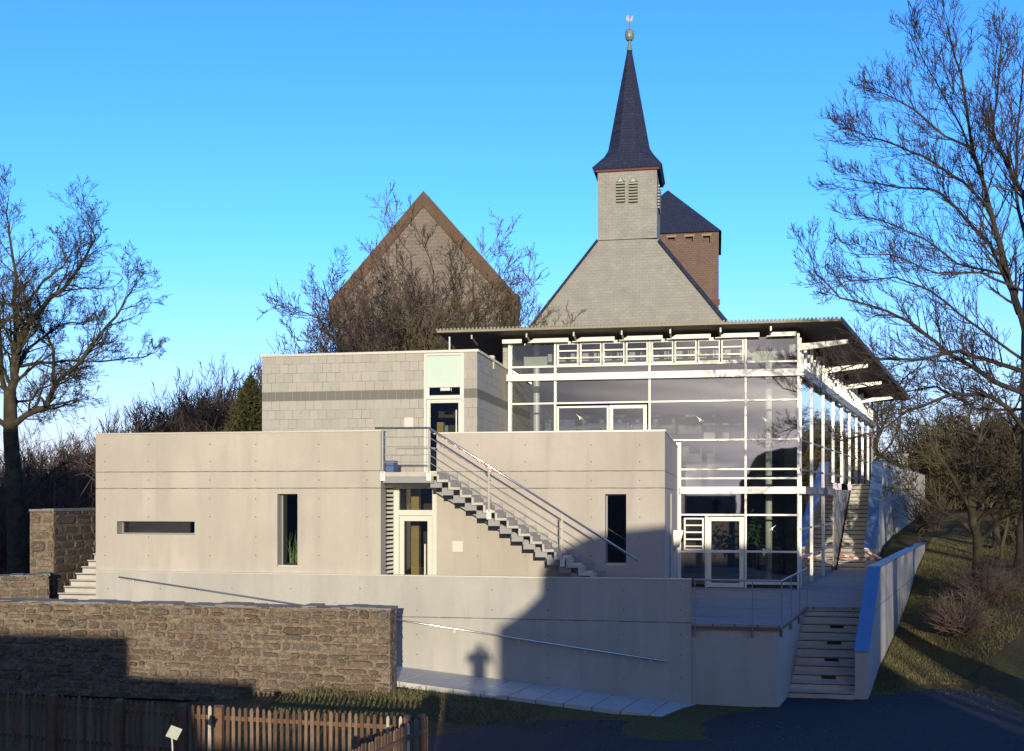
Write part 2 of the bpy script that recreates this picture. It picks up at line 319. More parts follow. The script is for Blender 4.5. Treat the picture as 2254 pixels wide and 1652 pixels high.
M = dict(
    conc=concrete("fairfaced_concrete_warm", (0.475, 0.435, 0.375), (0.655, 0.235)),
    conc_side=concrete("fairfaced_concrete_wing", (0.46, 0.42, 0.37), (0.655, 0.235)),
    conc_low=concrete("fairfaced_concrete_grey", (0.43, 0.415, 0.375), (-2.86,)),
    conc_plain=concrete("plain_concrete", (0.38, 0.36, 0.32), (), 0),
    conc_step=concrete("step_concrete", (0.52, 0.49, 0.43), (), 0),
    hole=varied("tie_hole_shadow_gap", (0.20, 0.18, 0.15), 0.1),
    cope=varied("zinc_coping", (0.62, 0.6, 0.54), 0.08, 0.4, metal=0.3),
    block=blockmat(),
    white=varied("white_powder_coating", (0.80, 0.79, 0.72), 0.04, 0.35, bmp=0.03),
    grey_metal=varied("grey_paint_metal", (0.27, 0.275, 0.285), 0.1, 0.5, metal=0.2),
    steel=varied("brushed_steel", (0.40, 0.38, 0.35), 0.08, 0.4, metal=0.25, bmp=0.03),
    polished=varied('polished_rail', (0.6, 0.58, 0.55), 0.05, 0.22, metal=0.95, bmp=0.0),
    plate=varied("matt_steel_plate", (0.62, 0.60, 0.53), 0.06, 0.4, metal=0.4, bmp=0.02),
    panel=varied("pale_green_panel", (0.50, 0.62, 0.53), 0.03, 0.4, bmp=0.02),
    doorframe=varied("pale_grey_door_frame", (0.60, 0.62, 0.56), 0.04, 0.4, bmp=0.02),
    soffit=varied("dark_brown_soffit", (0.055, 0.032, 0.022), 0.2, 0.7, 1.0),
    rooftop=varied("corrugated_roof_edge", (0.26, 0.235, 0.165), 0.12, 0.6),
    glass=glassmat("facade_glass", 0.19, (0.72, 0.78, 0.76), 1.0, 0.05), sideglass=glassmat("side_glass", 0.62, (0.72, 0.8, 0.78), 1.5, 0.04),
    dglass=glassmat("dark_glass", 0.05, (0.25, 0.28, 0.27), 1.0),
    inwall=varied("interior_wall", (0.26, 0.245, 0.235), 0.1, 0.9), infloor=varied("interior_floor", (0.20, 0.18, 0.15), 0.1, 0.6),
    inwhite=varied("interior_white", (0.62, 0.64, 0.58), 0.05, 0.7), teal=varied("teal_showcase", (0.30, 0.46, 0.42), 0.1, 0.5),
    wood=varied("yellow_wood", (0.55, 0.36, 0.12), 0.15, 0.6, 6), darkwood=varied("dark_brown_wood", (0.09, 0.045, 0.03), 0.2, 0.6),
    slate_clad=brickmat("grey_slate_cladding", (0.285, 0.28, 0.262), (0.325, 0.315, 0.295), (0.245, 0.24, 0.225), 0.42, 0.19, 0.02, 0.45, bmp=0.25),
    slate_dark=brickmat("dark_roof_slate", (0.022, 0.030, 0.062), (0.032, 0.042, 0.08), (0.015, 0.018, 0.035), 0.3, 0.22, 0.02, 0.3, bmp=0.3),
    redwood=varied("red_brown_eave", (0.13, 0.035, 0.028), 0.15, 0.7), copper=varied("verdigris_copper", (0.20, 0.27, 0.21), 0.15, 0.5, metal=0.3, fine=5),
    gold=varied("gilt_metal", (0.5, 0.42, 0.28), 0.1, 0.3, metal=0.9), louvre=varied("grey_green_louvre", (0.38, 0.40, 0.32), 0.1, 0.7),
    keep=brickmat("red_brown_rubble", (0.165, 0.105, 0.082), (0.125, 0.085, 0.07), (0.19, 0.145, 0.115), 0.42, 0.2, 0.03, 0.5),
    gable=brickmat("grey_rubble_gable", (0.19, 0.165, 0.14), (0.225, 0.195, 0.165), (0.165, 0.14, 0.115), 0.45, 0.2, 0.03, 0.4),
    sand=varied("brown_sandstone_verge", (0.125, 0.08, 0.052), 0.25, 0.9, 1.5, 8), stone=tinted("rubble_stone"), mortar=varied("sandy_mortar", (0.30, 0.24, 0.155), 0.2, 0.95, 6),
    stonecap=varied("weathered_cap_stone", (0.24, 0.22, 0.20), 0.3, 0.95, 5, 30), ground=groundmat(),
    asphalt=varied("old_asphalt", (0.022, 0.023, 0.028), 0.25, 0.9, 1.2, 60, bmp=0.4), flag=concrete("pale_ramp_slab", (0.50, 0.49, 0.46), (), 0),
    deck=brickmat("terrace_paving", (0.34, 0.34, 0.33), (0.30, 0.30, 0.30), (0.1, 0.1, 0.1), 0.5, 0.3, 0.02, 0.2),
    fence=varied("brown_stained_wood", (0.17, 0.095, 0.052), 0.3, 0.85, 8, 50), fence_b=varied('dark_stained_wood', (0.12, 0.07, 0.042), 0.3, 0.85, 8, 50), fence_c=varied('faded_stained_wood', (0.22, 0.145, 0.09), 0.25, 0.85, 8, 50),
    pale=varied("bare_weathered_wood", (0.48, 0.42, 0.33), 0.15, 0.85, 8, 50),
    oak=barkmat("oak_bark", (0.035, 0.03, 0.025), (0.085, 0.075, 0.045)), twig=barkmat("grey_twig_bark", (0.035, 0.03, 0.03), (0.075, 0.06, 0.05)),
    redtwig=barkmat("red_brown_twig", (0.105, 0.072, 0.062), (0.15, 0.11, 0.09)), olive=barkmat("mossy_twig", (0.07, 0.062, 0.03), (0.11, 0.092, 0.05)),
    conifer=varied("conifer_green", (0.055, 0.06, 0.014), 0.4, 0.9, 4), reed=varied("reed_green", (0.1, 0.17, 0.05), 0.3, 0.8),
    blue=varied("blue_plastic", (0.06, 0.11, 0.25), 0.1, 0.5), red=varied("red_tape", (0.6, 0.06, 0.04), 0.1, 0.6), tapewhite=varied("white_tape", (0.75, 0.72, 0.68), 0.05, 0.6),
    black=varied("black_slot_and_tread_shade", (0.012, 0.012, 0.015), 0.1, 0.6), plaster=varied("cream_render", (0.62, 0.55, 0.42), 0.1, 0.9), skin=varied("skin", (0.5, 0.32, 0.24), 0.1, 0.6), cloth=varied("dark_cloth", (0.05, 0.05, 0.06), 0.2, 0.9),
    skysheen_cap=varied("sky_sheen_metal_capping", (0.155, 0.25, 0.40), 0.12, 0.35, metal=0.4, bmp=0.03), dark_under=varied("deck_edge_rust", (0.22, 0.12, 0.08), 0.2, 0.8),  # capping: sky reflection is put into its blue base colour
    grass=varied('dry_grass', (0.16, 0.145, 0.06), 0.35, 0.9, 1.5), litter=varied('fallen_leaf', (0.2, 0.11, 0.05), 0.4, 0.9, 3),
    leaf=varied("green_leaf", (0.05, 0.12, 0.02), 0.3, 0.7),
)
T0 = -2.87; GR = -4.75
# ------------------------------------------------------------------ terrain
SL = 0.22
def sm(x): x = max(0.0, min(1.0, x)); return x * x * (3 - 2 * x)
def xr(Y): return 3.2 + SL * max(0, Y - 26.5) if Y < 30 else 3.97 + 0.25 * (Y - 30)
def foot(X):
    pts = [(3.2, 26.6), (4.2, 27.8), (5.4, 28.9), (6.3, 28.7), (7.0, 26.0), (9, 22.0), (14, 16.0), (40, 6.0), (400, 0)]
    if X <= pts[0][0]: return pts[0][1]
    for (a, b), (c, d) in zip(pts, pts[1:]):
        if X <= c: return b + (d - b) * (X - a) / (c - a)
    return 0
def lerp_tab(x, tab):
    if x <= tab[0][0]: return tab[0][1]
    for (a, b), (c, d) in zip(tab, tab[1:]):
        if x <= c: return b + (d - b) * (x - a) / (c - a)
    return tab[-1][1]
def height(X, Y):
    if Y > 26.3 and X > xr(Y) - 0.15 and Y < 62:
        t = Y - foot(X)
        return lerp_tab(t, [(0, GR), (2, -4.5), (8, -3.75), (17.5, -2.6), (32, -1.5), (40, -0.8), (60, 0.2), (100, 0.8)]) + 0.05 * max(0, X - xr(Y) - 2) * sm(t / 10)
    if X > 6 and Y <= 62:
        t = Y - foot(X)
        if t > 0: return lerp_tab(t, [(0, GR), (2, -4.5), (8, -3.75), (17.5, -2.6), (32, -1.5), (40, -0.8), (60, 0.2)])
    if Y >= 62:
        a = -6.5 + 7.0 * sm((X + 45) / 30); return min(a, lerp_tab(Y, [(62, -1.4), (80, 0.1), (120, 0.8)])) if Y < 200 else min(a, 0.8 * (1 - sm((Y - 200) / 300)) - 9 * sm((Y - 200) / 300))
    if X < -15.55 and Y > 23.05:
        return -2.66 - 4.0 * sm((-20 - X) / 14) if Y < 62 else -2.66
    z = GR + 0.5 * sm((-0.5 - X) / 7.5) * sm((Y - 18.5) / 4.6) * (1 - .8 * sm((-8.0 - X) / 4))
    return z
gx = [-900,-500,-250,-120,-80,-60,-48,-40,-34,-30,-27,-24,-22,-20,-18,-16.5,-15.6,-15.5,-14,-12,-10,-8,-6,-4,-2,-1,-.5,0,.15,.5,1,1.3,1.6,2,2.4,2.8,3.2,3.7,4.2,4.8,5.5,6.2,7,8,9,10.5,12,14,16,19,22,30,45,70,120,250,500,900]
gy = [-60,-30,-12,-4,0,4,8,12,15,17,18.5,19.5,20.5,21.5,22.3,22.95,23.1,24,25,26.2,26.4,27,27.5,28,28.5,29,29.5,30,30.5,31,32,33,34,35,36.5,38,39.5,41,42.5,44,45.5,47,50,54,58,61.9,62.1,66,72,80,90,105,130,170,240,400,700,1200,2500]
random.seed(4)
g = MB(); nx = len(gx)
for Y in gy:
    sh = xr(Y) - 0.15
    for u in gx:
        X = u + sh * sm((u + 9) / 9) if u > -9 else u
        z = height(X, Y)
        if 15 < Y < 70 and abs(X) < 60 and not (abs(Y-23) < .3) : z += random.uniform(-.02, .02)
        g.v.append((X, Y, z))
for j in range(len(gy) - 1):
    for i in range(nx - 1):
        a = j * nx + i; g.f.append((a, a + 1, a + nx + 1, a + nx)); g.m.append(0)
tag(g.build("ground", M['ground'], smooth=True), kind='structure')
# asphalt yard in front of the ramp and the bank
a = MB(); back = [(-60, 14.0), (-12, 14.6), (-6.2, 19.0), (-4.4, 21.4), (-2.5, 22.5), (-0.6, 23.3), (0.8, 24.6), (1.6, 26.35), (3.1, 26.35), (4.2, 27.3), (5.4, 28.3), (6.3, 28.1), (7.0, 25.5), (9, 21.5), (14, 15.5), (40, 5.5), (60, 2)]
rows = 8
rj = random.Random(12); bb = []
for (xa_, ya_), (xb_, yb_) in zip(back, back[1:]):
    n_ = max(1, int(abs(xb_ - xa_) / .22)) if xb_ < 12 and xa_ > -12 else 3
    bb += [(xa_ + (xb_-xa_)*q/n_, ya_ + (yb_-ya_)*q/n_ + (rj.gauss(0, .05) if (q and not .8 < xa_ < 3.2) else 0)) for q in range(n_)]
back = bb + [back[-1]]
for i, (x, yb) in enumerate(back):
    for j in range(rows + 1):
        y = -20 + (yb + 20) * j / rows
        a.v.append((x, y, height(x, y) + 0.035 if j < rows else height(x, y) + 0.02))
for i in range(len(back) - 1):
    for j in range(rows):
        k = i * (rows + 1) + j; a.f.append((k, k + rows + 1, k + rows + 2, k + 1)); a.m.append(0)
tag(a.build("yard_road", M['asphalt']), kind='structure')
def joint(mb, xa, xb, y, z, h=.022):  # dark strip on the riser, painted as the shadow line under the tread
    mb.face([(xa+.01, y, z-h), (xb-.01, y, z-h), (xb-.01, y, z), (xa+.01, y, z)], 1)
# ------------------------------------------------------------------ rubble stone walls
def rubble(name, p0, p1, z0, z1, thick, seed, parent=None, rowh=0.17, cap=True, endcap=True):
    """rubble wall from p0 to p1 (plan), z0(x)/z1 heights, real stones on front, right end and left end"""
    rnd = random.Random(seed); mb = MB(); cols = []
    rowh *= 1.12
    p0 = Vector((p0[0], p0[1], 0)); p1 = Vector((p1[0], p1[1], 0)); d = (p1 - p0); Ln = d.length; d.normalize(); nrm = Vector((d.y, -d.x, 0))   # outward (towards -Y for +X run)
    def add(n0, col):
        while len(cols) < len(mb.f): cols.append(col)
    q0, q1 = p0 - nrm * 0.0, p1 - nrm * 0.0
    b0, b1 = p0 - nrm * thick, p1 - nrm * thick
    mb.hexa([(q0.x,q0.y,z0),(q1.x,q1.y,z0),(b1.x,b1.y,z0),(b0.x,b0.y,z0)], [(q0.x,q0.y,z1-.05),(q1.x,q1.y,z1-.05),(b1.x,b1.y,z1-.05),(b0.x,b0.y,z1-.05)]); add(0, (0.25, 0.20, 0.145))
    pal = [(0.15,0.11,0.085),(0.18,0.135,0.105),(0.12,0.095,0.08),(0.20,0.155,0.12),(0.155,0.095,0.075),(0.115,0.10,0.09),(0.22,0.18,0.145),(0.15,0.135,0.115)]
    def face(orig, dr, nm, ln):
        z = z0
        while z < z1 - 0.04:
            h = rnd.uniform(0.6, 1.25) * rowh
            if z + h > z1 - 0.07: h = z1 - z
            x = -rnd.uniform(0, .2)
            ph = rnd.uniform(0, 6)
            while x < ln:
                wd = rnd.uniform(0.8, 2.7) * rowh * (1.5 if rnd.random() < .2 else 1)
                x0 = max(0, x); x1 = min(ln, x + wd); x += wd
                if x1 - x0 < 0.05: continue
                sub = [(z, z + h)] if (h < rowh*.95 or rnd.random() < .7) else [(z, z + h*.5), (z + h*.5, z + h)]
                for (za, zb) in sub:
                    g_ = 0.004 + rnd.uniform(0, .012); dep = rnd.uniform(0.012, 0.065) if nm is nrm else rnd.uniform(.01, .03)
                    c = pal[rnd.randrange(len(pal))]; f_ = rnd.uniform(.75, 1.3); c = tuple(v * f_ for v in c)
                    # rounded outline of eight points
                    cxm, czm = (x0+x1)/2, (za+zb)/2; hw, hh = (x1-x0)/2 - g_, (zb-za)/2 - g_
                    if hw < .015 or hh < .015: continue
                    ring = []
                    for (sx_, sz_) in ((-1,-.55),(-.7,-1),(.7,-1),(1,-.55),(1,.55),(.7,1),(-.7,1),(-1,.55)):
                        jx = rnd.uniform(-.03,.012); jz = rnd.uniform(-.028,.012)
                        ring.append((cxm + sx_*(hw+jx), czm + sz_*(hh+jz) + 0.02*math.sin(cxm*1.7+ph)))
                    n = len(mb.v)
                    for (u, v_) in ring:
                        p = orig + dr*u; mb.v.append((p.x - nm.x*.01, p.y - nm.y*.01, v_))
                    for (u, v_) in ring:
                        dd = dep * rnd.uniform(.6, 1.1); uu = cxm + (u-cxm)*.86; vv = czm + (v_-czm)*.8; p = orig + dr*uu + nm*dd; mb.v.append((p.x, p.y, vv))
                    for k in range(8):
                        k2 = (k+1) % 8; mb.f.append((n+k, n+k2, n+8+k2, n+8+k)); mb.m.append(0)
                    mb.f.append(tuple(n+8+k for k in range(8))); mb.m.append(0)
                    add(0, c)
            z += h
    face(p0, d, nrm, Ln)
    if endcap:
        face(p1, -nrm, d, thick)
    o = mb.build("stonework" if parent else name, M['stone'], parent, colors=cols)
    if cap:
        cb = MB(); n = int(Ln / 0.35) + 1; ln = (Ln + .03) / n
        for i in range(n):
            s0 = p0 + d*(i*ln) ; s1 = p0 + d*((i+1)*ln)
            e0 = rnd.uniform(-.03,.02); o0 = nrm*(.035+e0); o1 = -nrm*(thick+.03)
            zt = z1 + rnd.uniform(-.03,.02)
            cb.hexa([s0+o0+Vector((0,0,z1-.05)), s1+o0+Vector((0,0,z1-.05)), s1+o1+Vector((0,0,z1-.05)), s0+o1+Vector((0,0,z1-.05))],
                    [s0+o0*.6+Vector((0,0,zt)), s1+o0*.6+Vector((0,0,zt)), s1+o1*.99+Vector((0,0,zt+.01)), s0+o1*.99+Vector((0,0,zt+.01))])
        cb.build("coping", M['stonecap'], parent)
    return o
SWX = AX(858, 22.8)
t = thing("stone_wall", "long brown rubble stone wall in front of the concrete building beside the ramp", "wall", (-12, 22.8, -4.3))
rubble("stonework", (AX(-60, 22.8), 22.8), (SWX, 22.8), -4.6, -2.42, 0.5, 3, t)
t = thing("stone_wall", "tall rubble wall with a pale dressed end left of the garden steps", "wall", (-17.5, 26, -2.6))
rubble("stonework", (AX(66, 26.0), 26.0), (AX(118, 26.0), 26.0), -3.6, -0.31, 4.2, 8, t, rowh=0.24)
t = thing("stone_wall", "low dark rubble wall at the left edge below the oak", "wall", (-20, 25, -2.6))
rubble("stonework", (AX(-70, 24.6), 24.6), (AX(108, 25.6), 25.6), -3.4, -2.0, 0.55, 9, t, rowh=0.16)
# ------------------------------------------------------------------ helpers for concrete
def ties(mb, pts, Y, m=1):
    for px, py in pts:
        p = PT(px, py, Y); mb.disc((p.x, Y - 0.003, p.z), 0.019, (0, -1, 0), 8, m)
        mb.disc((p.x + .008, Y - 0.0045, p.z + .006), 0.011, (0, -1, 0), 8, m)
YL, YR, YG, YB, YW = 25.2, 26.4, 35.2, 30.66, 25.06
TOP = 1.61
rows_y = [978, 1015, 1056, 1097.5, 1137, 1181.5, 1222]
# left concrete wing
X0, X1 = AX(211, YL), AX(838, YL)
tl = thing("concrete_wing", "left beige concrete block with a flat slit window and a tall narrow one", "building", (X0, YL, GR))
def hole(pa, pb, ya, yb, Y):
    xa, xb = AX(pa, Y), AX(pb, Y); xm = (xa + xb) / 2; return (xa, xb, ZZ(yb, xm, Y), ZZ(ya, xm, Y))
h1 = hole(257.5, 428.5, 1147, 1175.5, YL); h2 = hole(610.5, 655, 1086.5, 1248, YL)
mb = MB(); mb.wall(X0, X1, -4.0, TOP, [h1, h2], YL, YL + .38)
ties(mb, [(c, r) for c in (231, 327, 462, 563, 702, 808) for r in rows_y if not (c == 327 and 1140 < r < 1180)], YL)
mb.box(X0, X0 + .3, YL + .381, 36, -4.0, TOP - .001); mb.box(X1 - .75, X1-.5, YL + .381, 34.8, -4.0, .44); mb.box(X0 + .301, X1 - .751, 35.7, 36, -4.0, .44)
mb.build("wall", [M['conc'], M['hole']], tl)
mb = MB(); mb.box(X0 + .301, X1-.001, YL + .381, YB-.02, .45, .6); mb.build("roof", M['conc_plain'], tl)
mb = MB(); mb.box(X0 - .02, X1 + .02, YL - .025, YL + .40, TOP, TOP + .035); mb.box(X0 - .02, X0 + .32, YL + .401, 36, TOP, TOP + .035); mb.build("coping", M['cope'], tl)
mb = MB(); mb.box(X0 + .301, X1 - .251, YL + .381, 35.69, T0 - .2, T0); mb.build("floor", M['infloor'], tl)
mb = MB(); mb.box(X0+.301, X1-.251, YL + 5, YL + 5.15, T0, .44); mb.build("inner_wall", M['inwall'], tl)
def window(parent, h, Y, fr=0.045, glass='dglass', label=None, matf='grey_metal', sill=False):
    mb = MB(); a, b, c, d = h
    mb.box(a, a+fr, Y, Y+.06, c, d); mb.box(b-fr, b, Y, Y+.06, c, d); mb.box(a+fr, b-fr, Y, Y+.06, c, c+fr); mb.box(a+fr, b-fr, Y, Y+.06, d-fr, d)
    o = mb.build("window", M[matf], parent)
    g_ = MB(); g_.face([(a+fr, Y+.03, c+fr), (b-fr, Y+.03, c+fr), (b-fr, Y+.03, d-fr), (a+fr, Y+.03, d-fr)]); g_.build("pane", M[glass], o)
    if sill:
        s_ = MB(); s_.box(a + .004, b - .004, Y - .24, Y - .002, c + .001, c + .05); s_.build("sill", M['cope'], o)
    if label: o['label'] = label
    return o
window(tl, h1, YL + .26, 0.03, label="flat letterbox window"); window(tl, h2, YL + .28, 0.03, label="tall slit window", sill=True)
# entry recess: wall to the right wing, glazed door, louvre screen
XR0, XR1 = AX(961, YR), AX(1463.5, YR)
tr_ = thing("concrete_wing", "right beige concrete block behind the outdoor stair with a tall dark slit window", "building", (XR0, YR, GR))
h3 = hole(1332, 1378.5, 1087, 1244, YR)
mb = MB(); mb.wall(XR0, XR1, -4.0, TOP, [h3], YR, YR + .38)
ties(mb, [(c, r + 1) for c in (1051, 1156, 1301, 1408) for r in rows_y], YR)
mb.box(XR1 - .3, XR1, YR + .381, YG - .05, -4.0, TOP - .001); mb.box(XR0, XR0 + .3, YR + .381, YB - .05, -4.0, .44)
mb.build("wall", [M['conc_side'], M['hole']], tr_)
mb = MB(); mb.box(XR0, XR1 - .301, YR + .381, YG - .06, .45, .6); mb.build("roof", M['conc_plain'], tr_)
mb = MB(); mb.box(XR0 - .02, XR1 + .02, YR - .025, YR + .40, TOP, TOP + .035); mb.box(XR1 - .32, XR1 + .02, YR + .401, YG - .06, TOP, TOP + .035); mb.build("coping", M['cope'], tr_)
mb = MB(); mb.box(XR0 + .301, XR1 - .301, YR + 4, YR + 4.1, T0, .44); mb.build("inner_wall", M['inwall'], tr_)
window(tr_, h3, YR + .28, 0.03, sill=True)
# downpipe on the side wall and lamp
mb = MB(); mb.tube([(XR1 + .06, YR + 2.0, 0.1), (XR1 + .06, YR + 2.0, T0)], .035, 8); mb.build("downpipe", M['steel'], tr_)
t = thing("wall_lamp", "pale box lamp on the side of the right concrete block", "lamp", (XR1, YR + 5.6, -1.2))
mb = MB(); mb.hexa([(XR1,YR+5.4,-1.45),(XR1+.16,YR+5.4,-1.45),(XR1+.16,YR+5.8,-1.45),(XR1,YR+5.8,-1.45)],[(XR1,YR+5.4,-.95),(XR1+.28,YR+5.4,-.95),(XR1+.28,YR+5.8,-.95),(XR1,YR+5.8,-.95)]); mb.build("lamp_shade", M['plate'], t)
mb = MB(); mb.box(XR1+.001, XR1+.05, YR+5.5, YR+5.7, -1.55, -1.455); mb.build("bracket", M['steel'], t)
# ground-floor entrance
YE = 26.46
te = thing("entrance", "ground floor glazed entrance under the stair landing with louvre screen", "entrance", (AX(900, YE), YE, T0))
e0, e1, e2 = AX(866, YE), AX(878, YE), AX(960, YE); zt = .30; zl = ZZ(1122, e1, YE); zl2 = ZZ(1134, e1, YE)
mb = MB(); mb.box(e0, e1, YE, YE+.1, T0, zt); mb.box(e2-.1, e2+.02, YE, YE+.1, T0, zt); mb.box(e1, e2-.1, YE, YE+.1, zl2, zl); mb.box(e1, e2-.1, YE, YE+.1, zt-.07, zt); mb.build("frame", M['doorframe'], te)
mb = MB(); mb.face([(e1,YE+.05,zl),(e2-.1,YE+.05,zl),(e2-.1,YE+.05,zt-.07),(e1,YE+.05,zt-.07)]); mb.build("pane", M['glass'], te)
mb = MB(); a_, b_ = e1+.01, e2-.11; mb.box(a_, a_+.12, YE+.02, YE+.08, T0+.02, zl2-.01); mb.box(b_-.12, b_, YE+.02, YE+.08, T0+.02, zl2-.01); mb.box(a_+.12, b_-.12, YE+.02, YE+.08, T0+.02, T0+.2); mb.box(a_+.12, b_-.12, YE+.02, YE+.08, zl2-.14, zl2-.01)
dr = mb.build("door", M['doorframe'], te)
mb = MB(); mb.face([(a_+.12,YE+.05,T0+.2),(b_-.12,YE+.05,T0+.2),(b_-.12,YE+.05,zl2-.14),(a_+.12,YE+.05,zl2-.14)]); mb.build("pane", M['glass'], dr)
mb = MB(); mb.tube([(b_-.17, YE-.04, T0+.7), (b_-.17, YE-.04, T0+1.7)], .018, 8); mb.build("handle", M['white'], dr)
l0, l1 = AX(836, 25.7), e0
for k in range(32):
    z = T0 + .15 + k * .107
    if z > zt: break
    mb = MB(); mb.beam((l0, 25.7, z), (l1 - .02, YE - .04, z), .09, .058); mb.build("louvre_slat", M['white'], te)
mb = MB(); mb.face([(l0-.12,25.72,T0),(l1-.1,YE+.05,T0),(l1-.1,YE+.05,zt),(l0-.12,25.72,zt)]); mb.build("screen_glass", M['dglass'], te)
mb = MB(); mb.box(X1-.4, XR0-.001, YE-.7, YE+.2, zt+.001, zt+.10); mb.build("canopy", M['white'], te)
mb = MB(); mb.box(X1-.49, e2+.02, 29.0, 29.1, T0, zt); mb.build("back_wall", M['darkwood'], te)
mb = MB(); mb.box(AX(905,27.6), AX(922,27.6), 27.6, 27.8, T0, zt); mb.build("timber_post", M['wood'], te)
# ------------------------------------------------------------------ block wing
XB0, XB1 = AX(577, YB), AX(1050.5, YB); ZB = 4.24
tb = thing("block_wing", "upper grey blockwork building with a dark stone band and a glazed door", "building", (XB0, YB, .6))
dz1 = ZZ(777, AX(978, YB), YB); d0, d1 = AX(933.5, YB), AX(1021.5, YB)
mb = MB(); mb.wall(XB0, XB1, -.2, ZB, [(d0, d1, .62, dz1)], YB, YB + .3)
mb.box(XB1 - .3, XB1, YB + .301, YG + .1, -.2, ZB - .001); mb.box(XB0, XB0 + .3, YB + .301, 44, -.2, ZB - .001); mb.box(XB0 + .301, XB1, 43.7, 44, -.2, ZB - .002)
mb.build("wall", M['block'], tb)
mb = MB(); mb.box(XB0 - .04, XB1 + .04, YB - .04, YB + .34, ZB, ZB + .07); mb.box(XB1 - .34, XB1 + .04, YB + .341, YG, ZB, ZB + .07); mb.box(XB0 - .04, XB0 + .34, YB + .341, 44, ZB, ZB + .07); mb.build("coping", M['cope'], tb)
mb = MB(); mb.box(XB0 + .301, XB1 - .301, YB + .301, 43.69, 3.9, 4.05); mb.build("roof", M['conc_plain'], tb)
mb = MB(); mb.box(XB0 + .301, XB1 - .301, YB + .301, 43.69, .4, .6); mb.build("floor", M['infloor'], tb)
mb = MB(); mb.box(d0 - .4, XB1 - .301, YB + 3.2, YB + 3.3, .6, 3.9); mb.build("inner_wall", M['darkwood'], tb)
mb = MB(); mb.box(AX(962, YB+2), AX(976, YB+2), YB + 2, YB + 2.3, .6, 2.35); mb.build("timber_post", M['wood'], tb)
mb = MB(); mb.box(AX(979, YB+1.4), AX(986, YB+1.4), YB + 1.4, YB + 1.5, .6, 2.2); mb.build("green_board", M['teal'], tb)
# door unit
yf = YB + .06
zp0, zp1 = ZZ(846, d0, YB), ZZ(782, d0, YB); zv0, zv1 = ZZ(869.5, d0, YB), ZZ(852, d0, YB); zd = ZZ(877, d0, YB)
du = MB(); fw = .07
du.box(d0, d0+fw, yf-.08, yf+.08, .62, dz1); du.box(d1-fw, d1, yf-.08, yf+.08, .62, dz1); du.box(d0+fw, d1-fw, yf-.08, yf+.08, dz1-.06, dz1)
du.box(d0+fw, d1-fw, yf-.08, yf+.08, zp0-.09, zp0-.02); du.box(d0+fw, d1-fw, yf-.08, yf+.08, zd-.02, zv0-.01)
un = du.build("door_surround", M['doorframe'], tb)
mb = MB(); mb.box(d0+fw, d1-fw, yf-.03, yf+.03, zp0-.02, dz1-.061); mb.build("infill_panel", M['panel'], un)
for q_ in (d0+fw, d1-fw-.05): ft = MB(); ft.box(q_, q_+.05, yf-.05, yf+.05, zv0-.009, zp0-.091); ft.build("fanlight_frame", M['white'], un)
mb = MB(); mb.face([(d0+fw,yf,zv0),(d1-fw,yf,zv0),(d1-fw,yf,zp0-.09),(d0+fw,yf,zp0-.09)]); mb.build("pane", M['glass'], un)
mb = MB(); mb.box(AX(970,YB), AX(991,YB), yf-.09, yf-.06, zv0+.12, zv0+.21); mb.build("name_plate", M['plate'], un)
mb = MB(); lx0, lx1 = d0+fw+.005, d1-fw-.005; mb.box(lx0, lx0+.09, yf-.04, yf+.04, .64, zd-.03); mb.box(lx1-.1, lx1, yf-.04, yf+.04, .64, zd-.03); mb.box(lx0+.09, lx1-.1, yf-.04, yf+.04, zd-.13, zd-.03); mb.box(lx0+.09, lx1-.1, yf-.04, yf+.04, .64, .78)
dl = mb.build("door", M['doorframe'], tb)
mb = MB(); mb.face([(lx0+.09,yf,.78),(lx1-.1,yf,.78),(lx1-.1,yf,zd-.13),(lx0+.09,yf,zd-.13)]); mb.build("pane", M['glass'], dl)
mb = MB(); mb.tube([(lx1-.15, yf-.1, 1.2), (lx1-.15, yf-.1, ZZ(902, lx1, yf))], .017, 8); mb.build("handle", M['white'], dl)
# roof items
t = thing("skylight", "low grey dome skylight on the flat blockwork roof", "skylight", (AX(948, YB+1), YB + 1, ZB))
mb = MB(); mb.lathe((AX(948, YB+1.2), YB+1.2, 4.05), [(.28,0),(.28,.28),(.25,.34),(.15,.38),(.03,.40)], 16); mb.build("dome", M['grey_metal'], t)
t = thing("vent_pipe", "thin pale pipe standing on the blockwork roof by the brown eave", "pipe", (AX(989.5, YB+1), YB + 1, ZB))
mb = MB(); mb.tube([(AX(989.5,YB+1),YB+1,4.0),(AX(989.5,YB+1),YB+1,ZZ(741,AX(989,YB+1),YB+1))], .025, 8); mb.build("pipe", M['tapewhite'], t); mb = MB(); mb.box(AX(986,YB+1), AX(993,YB+1), YB+.96, YB+1.04, 4.35, 4.38); mb.build("collar", M['grey_metal'], t)
mb = MB(); mb.box(AX(1036, 33), XB1+.03, 32.9, 33.1, 4.0, 4.42); mb.build("upstand", M['plaster'], tb)
def plate(px0, px1, py0, py1, Y, label):
    t = thing("wall_light", label, "light", (AX(px0, Y), Y, ZZ(py1, AX(px0, Y), Y)))
    a, b = AX(px0, Y), AX(px1, Y); c, d = ZZ(py1, a, Y), ZZ(py0, a, Y)
    mb = MB(); mb.box(a, b, Y-.05, Y-.03, c, d); mb.build("cover_plate", M['plate'], t); mb = MB(); mb.box(a+.03, b-.03, Y-.03, Y-.001, c+.03, d-.03); mb.build("back_box", M['grey_metal'], t)
plate(997, 1020, 1190, 1214, YR, "square steel wall light on the beige concrete under the stair")
plate(891, 911, 919, 940, YB, "square steel wall light on the blockwork left of the upper door")
